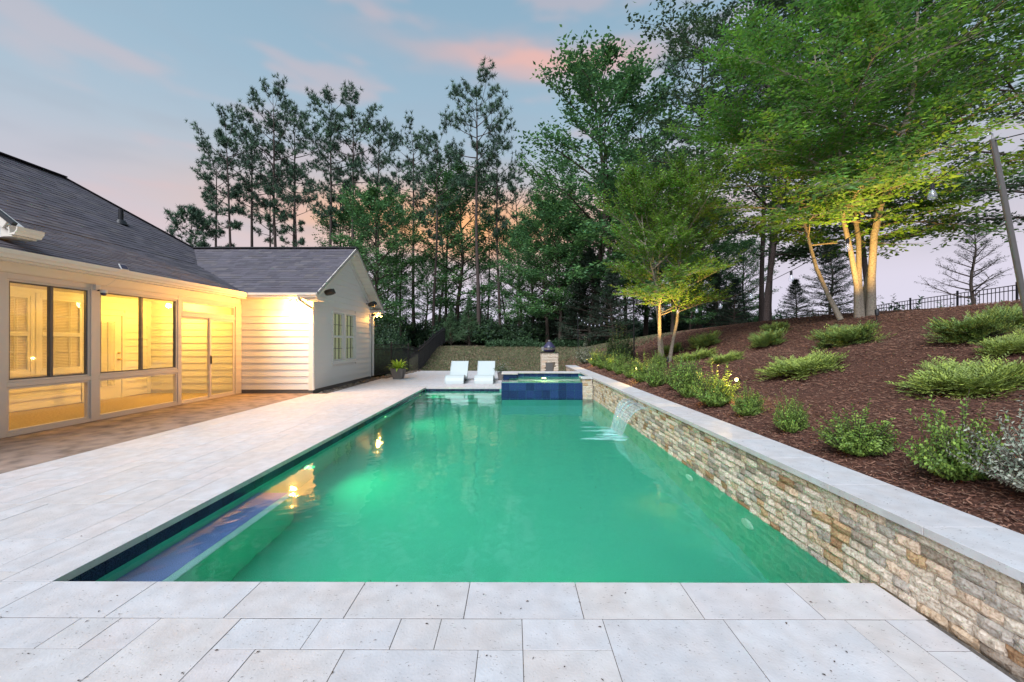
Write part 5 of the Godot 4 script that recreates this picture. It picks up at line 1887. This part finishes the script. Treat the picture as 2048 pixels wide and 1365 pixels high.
func trees() -> void:
	# multi-stem tree lit from below
	var y := G(7.93, 9.1)
	var lit := make_tree({"seed": 31, "stems": [[Vector3(-0.16, 0, 0.05), Vector3(-1.3, 6.0, 0.4), 0.062, 0.2], [Vector3(-0.04, 0, 0.0), Vector3(-0.5, 7.4, -0.9), 0.06, 0.12], [Vector3(0.13, 0, 0.05), Vector3(0.9, 7.6, 0.5), 0.082, -0.10], [Vector3(0.05, 0, -0.15), Vector3(1.6, 6.2, -1.4), 0.07, 0.1], [Vector3(-0.42, 0, -0.10), Vector3(-1.5, 5.0, -1.6), 0.05, 0.1]],
		"from": 0.33, "limbs": 14, "profile": "vase", "spread": 2.5, "rise": [0.08, 0.65], "curve": -0.25, "branches": 11, "twigs": 7, "leaves": 9, "perk": 0.12, "twig": 0.52, "leaf": 0.125, "slim": 0.52, "loose": 0.35, "twig_wood": true, "bare": 0.2, "blen": 0.46,
		"cols": [Color(0.135, 0.291, 0.052), Color(0.177, 0.352, 0.052), Color(0.115, 0.260, 0.066)]})
	tree("multistem_tree", lit, "spreading multi-stem tree lit yellow from below on the bank crest", V(7.93, y - 0.05, 9.1), 1.0, 0.0, "", "pale_bark")
	var twin := make_tree({"seed": 37, "stems": [[Vector3(-0.10, 0, 0), Vector3(-0.75, 4.2, 0.3), 0.055, 0.05], [Vector3(-0.05, 0.0, -0.03), Vector3(-0.1, 4.7, -0.5), 0.04, 0.0], [Vector3(0.12, 0, -0.05), Vector3(0.65, 4.5, 0.1), 0.046, -0.03]],
		"from": 0.28, "limbs": 19, "profile": "vase", "spread": 1.3, "rise": [0.35, 1.5], "curve": -0.12, "branches": 8, "twigs": 7, "leaves": 9, "twig": 0.34, "leaf": 0.092, "slim": 0.5, "loose": 0.5, "twig_wood": true, "bare": 0.25, "blen": 0.5,
		"cols": [Color(0.165, 0.313, 0.048), Color(0.140, 0.283, 0.055), Color(0.204, 0.342, 0.048)]})
	tree("twin_trunk_tree", twin, "slender twin-trunk tree lit yellow at its base behind the hedge", V(4.06, G(4.06, 10.7) - 0.03, 10.7), 1.0, 0.0, "", "pale_bark")
	# big oaks behind
	var oak := make_tree({"seed": 41, "stems": [[Vector3.ZERO, Vector3(0.4, 17.0, 0.2), 0.13]], "from": 0.22, "limbs": 30, "profile": "round", "spread": 6.2, "rise": [0.15, 1.2], "curve": -0.12, "branches": 11, "twigs": 8, "leaves": 9, "twig": 0.85, "leaf": 0.21, "slim": 0.5, "loose": 0.8, "bare": 0.22, "puff": 0.12,
		"cols": [Color(0.068, 0.121, 0.054), Color(0.088, 0.149, 0.057), Color(0.057, 0.101, 0.054)]})
	tree("oak_tree", oak, "huge dark oak rising behind the twin-trunk tree", V(12.9, 1.6, 20.5), 1.08, 0.4, "oaks behind the bank", "pine_bark")
	tree("oak_tree", oak, "dark oak crown behind the multi-stem tree", V(17.2, 1.7, 19.5), 1.05, 2.4, "oaks behind the bank", "pine_bark")
	tree("oak_tree", oak, "dark oak overhanging the leaning pole from beyond the fence", V(17.5, 1.9, 12.6), 0.80, 4.0, "oaks behind the bank")
	# pines
	var pc := [Color(0.063, 0.126, 0.077), Color(0.077, 0.147, 0.077), Color(0.056, 0.105, 0.070)]
	var ps := []
	for k in 3:
		ps.append(make_tree({"seed": 50 + k, "stems": [[Vector3.ZERO, Vector3([-1.2, 0.3, 0.6][k], 24.0, 0.3), 0.23]], "wobble": 0.006, "from": [0.52, 0.62, 0.50][k], "limbs": 26, "profile": "pine", "spread": 3.4, "rise": [0.05, 0.75], "curve": 0.35, "branches": 8, "bare": 0.45, "twigs": 3, "leaves": 16, "tuft": 0.45, "needle": true, "blen": 0.45, "cols": pc}))
	ps.append(make_tree({"seed": 57, "stems": [[Vector3.ZERO, Vector3(0.8, 24.0, 0.3), 0.30]], "from": 0.4, "limbs": 30, "profile": "round", "spread": 5.0, "rise": [0.3, 0.9], "curve": 0.2, "branches": 7, "bare": 0.35, "twigs": 3, "leaves": 14, "tuft": 0.9, "needle": true, "cols": pc}))
	var pines := [
		[-35.86, 44, 16.36, 3],
		[-27.85, 40, 24.5, 0],
		[-28.33, 43, 25.53, 1],
		[-24.73, 42, 29.01, 2],
		[-25.01, 46, 28.37, 1],
		[-21.78, 41, 19.54, 0],
		[-18.75, 40, 27.35, 2],
		[-15.65, 39, 25.24, 1],
		[-15.0, 43, 26.23, 0],
		[-10.45, 42, 23.76, 1],
		[-7.65, 38, 22.01, 2],
		[-7.76, 46, 23.48, 0],
		[-3.15, 36, 25.43, 1],
		[-1.32, 39, 23.14, 2],
		[1.03, 46, 21.75, 0],
		[-3.12, 48, 20.84, 1],
		[-30.75, 50, 23.52, 1],
		[-22.23, 52, 24.41, 2],
		[-16.0, 54, 27.32, 0],
		[-37.31, 50, 25.4, 2],
	]
	for i in pines.size():
		var q: Array = pines[i]
		var g := G(q[0], q[1])
		tree("pine_tree", ps[q[3]], {0: "short ragged pine showing alone above the house roof hip", 1: "pine with a leaning trunk above the wing roof", 12: "tallest slender pine with a wide open top, rising behind the lawn"}.get(i, "tall bare-trunked pine in the woods beyond the lawn and roofs"), V(q[0], g - 0.1, q[1]), (q[2] - g) / 25.3, 0.0 if i == 1 else i * 1.3, "pines in the woods", "pine_bark", "needle", 0.86 + 0.1 * sin(i * 3.7))
	# leafy woodland trees
	var gc := [Color(0.103, 0.236, 0.085), Color(0.141, 0.292, 0.085), Color(0.085, 0.198, 0.085)]
	var bs := []
	bs.append(make_tree({"seed": 61, "stems": [[Vector3.ZERO, Vector3(0.3, 12.0, 0), 0.17]], "from": 0.18, "limbs": 34, "profile": "round", "spread": 3.6, "rise": [0.2, 1.3], "curve": -0.1, "branches": 9, "twigs": 6, "leaves": 8, "twig": 0.6, "leaf": 0.20, "slim": 0.55, "loose": 0.8, "puff": 0.10, "cols": gc}))
	bs.append(make_tree({"seed": 62, "stems": [[Vector3.ZERO, Vector3(-0.4, 12.0, 0.3), 0.12]], "from": 0.25, "limbs": 24, "profile": "round", "spread": 2.6, "rise": [0.4, 1.4], "curve": -0.1, "branches": 7, "twigs": 5, "leaves": 7, "twig": 0.6, "leaf": 0.19, "slim": 0.55, "loose": 0.8, "puff": 0.10, "cols": gc}))
	var leafy := [
		[-11.98, 34, 13.47, 0],
		[-10.5, 37, 12.69, 1],
		[-8.08, 44, 17.02, 1],
		[-5.88, 42, 18.41, 0],
		[1.71, 36, 11.71, 0],
		[5.15, 40, 19.1, 1],
		[6.4, 31, 22.0, 0],
		[3.72, 32, 11.96, 0],
		[7.05, 30, 13.55, 1],
		[11.18, 34, 20.7, 1],
		[11.13, 28, 13.79, 0],
		[-12.35, 40, 9.6, 0],
		[-0.98, 46, 13.71, 1],
		[-17.98, 44, 15.37, 0],
		[-4.19, 50, 12.9, 1],
		[-10.62, 48, 11.24, 0],
		[13.99, 30, 10.93, 0],
		[2.81, 33, 12.7, 0],
		[5.65, 34, 11.35, 0],
		[9.2, 33, 13.12, 0],
		[11.72, 32, 11.16, 0],
		[16.91, 34, 12.62, 0],
		[20.84, 36, 10.13, 0],
		[0.65, 40, 11.6, 0],
		[11.91, 27, 6.93, 0],
	]
	for i in leafy.size():
		var q: Array = leafy[i]
		var g := G(q[0], q[1])
		tree("woodland_tree", bs[q[3]], "tallest full-crowned green tree in the woods behind the spa" if i == 6 else ["dense green leafy tree in the woods behind the lawn", "thin airy leafy tree among the pine trunks"][q[3]], V(q[0], g - 0.1, q[1]), (q[2] - g) / 12.0, i * 2.1, "leafy trees in the woods")
	# evergreens
	var es := []
	es.append([])
	es.append(make_tree({"seed": 71, "stems": [[Vector3.ZERO, Vector3(0, 5.0, 0), 0.07]], "from": 0.03, "limbs": 80, "profile": "cone", "spread": 1.55, "rise": [0.35, 1.2], "curve": 0.25, "branches": 8, "bare": 0.3, "twigs": 5, "leaves": 7, "twig": 0.20, "leaf": 0.10, "slim": 0.22, "loose": 0.9, "perk": 0.7, "puff": 0.03, "cols": [Color(0.075, 0.150, 0.068), Color(0.090, 0.173, 0.075)]}))
	es.append(make_tree({"seed": 72, "stems": [[Vector3.ZERO, Vector3(0, 5.0, 0), 0.09]], "from": 0.10, "limbs": 60, "profile": "cone", "spread": 1.9, "rise": [0.0, 0.9], "curve": -0.1, "branches": 8, "bare": 0.2, "twigs": 5, "leaves": 7, "twig": 0.24, "leaf": 0.12, "slim": 0.24, "loose": 0.9, "puff": 0.03, "cols": [Color(.028, .05, .032), Color(.035, .06, .035)]}))
	es.append(make_tree({"seed": 73, "stems": [[Vector3.ZERO, Vector3(0, 5.0, 0), 0.10]], "from": 0.22, "limbs": 26, "profile": "cone", "spread": 2.2, "rise": [0.25, 1.1], "curve": 0.15, "branches": 6, "bare": 0.3, "twigs": 5, "leaves": 6, "twig": 0.20, "leaf": 0.10, "slim": 0.22, "loose": 0.9, "puff": 0.03, "cols": [Color(.03, .05, .036), Color(.04, .06, .04)]}))
	var ever := [
		[-3.67, 33, 5.03, 1],
		[-5.31, 34, 4.46, 1],
		[6.68, 27, 6.26, 2],
		[5.15, 31, 6.21, 2],
		[5.74, 30, 8.3, 2],
		[2.16, 36, 5.18, 2],
		[3.95, 34, 4.54, 2],
		[13.45, 17, 5.73, 2],
		[14.78, 21, 4.65, 2],
		[15.49, 13.5, 5.26, 3],
		[14.4, 26, 5.43, 2],
		[14.11, 28, 6.44, 2],
		[3.65, 40, 6.1, 2],
	]
	var el := ["", "soft green conical cedar at the end of the lawn fence", "dark shaggy cedar in the shade behind the lawn and bank", "sparse cedar standing in front of the hilltop fence"]
	for i in ever.size():
		var q: Array = ever[i]
		var g := G(q[0], q[1])
		tree("cedar_tree", es[q[3]], el[q[3]], V(q[0], g - 0.05, q[1]), (q[2] - g) / 5.0, i * 1.7, "cedars round the lawn", "bark", "needle")
	# bare trunks on the far side of the bank, undergrowth and the distant tree line
	var r := RandomNumberGenerator.new()
	r.seed = 88
	for q in [[18.6, 30.0, 0.85], [19.4, 30.5, 0.95], [13.4, 29.0, 0.9]]:
		tree("pine_tree", ps[1], "straight dark pine trunk standing beyond the bank crest", V(q[0], G(q[0], q[1]) - 0.1, q[1]), q[2], r.randf() * TAU, "pines beyond the bank", "pine_bark", "needle")
	var bush := make_shrub(91, 240, 30, 1.5, 2.2, 0.22, 0.12, [Color(0.042, 0.084, 0.039), Color(0.056, 0.112, 0.042), Color(0.036, 0.070, 0.042)])
	for i in 44:
		var d := r.randf_range(33.0, 47.0)
		var x := lerpf(-0.42, 0.62, (i + r.randf()) / 44.0) * d
		var t := plant("understory_bush", bush, "dark green undergrowth bush between the trunks of the woods", "bush", "undergrowth in the woods")
		put(t, x, d, r.randf_range(0.8, 1.4), r.randf_range(0.6, 1.5), r.randf() * TAU)
	for i in 8:
		var t := plant("understory_bush", bush, "leafy bush rising behind the black mesh fence", "bush", "bushes behind the mesh fence")
		put(t, -6.3 - 0.35 * i + r.randf(), 17.5 + i * 1.6, 0.35 + 0.05 * i, 0.3 + 0.12 * i * r.randf_range(0.6, 1.2), r.randf() * TAU)
	for i in 34:
		var an := lerpf(-0.75, 1.0, (i + r.randf()) / 34.0)
		var d := r.randf_range(62.0, 95.0)
		var t := plant("distant_bush", bush, "low dark tree of the distant tree line", "tree", "distant tree line")
		put(t, tan(an) * d, d, r.randf_range(2.2, 3.6), r.randf_range(1.8, 3.4), r.randf() * TAU)
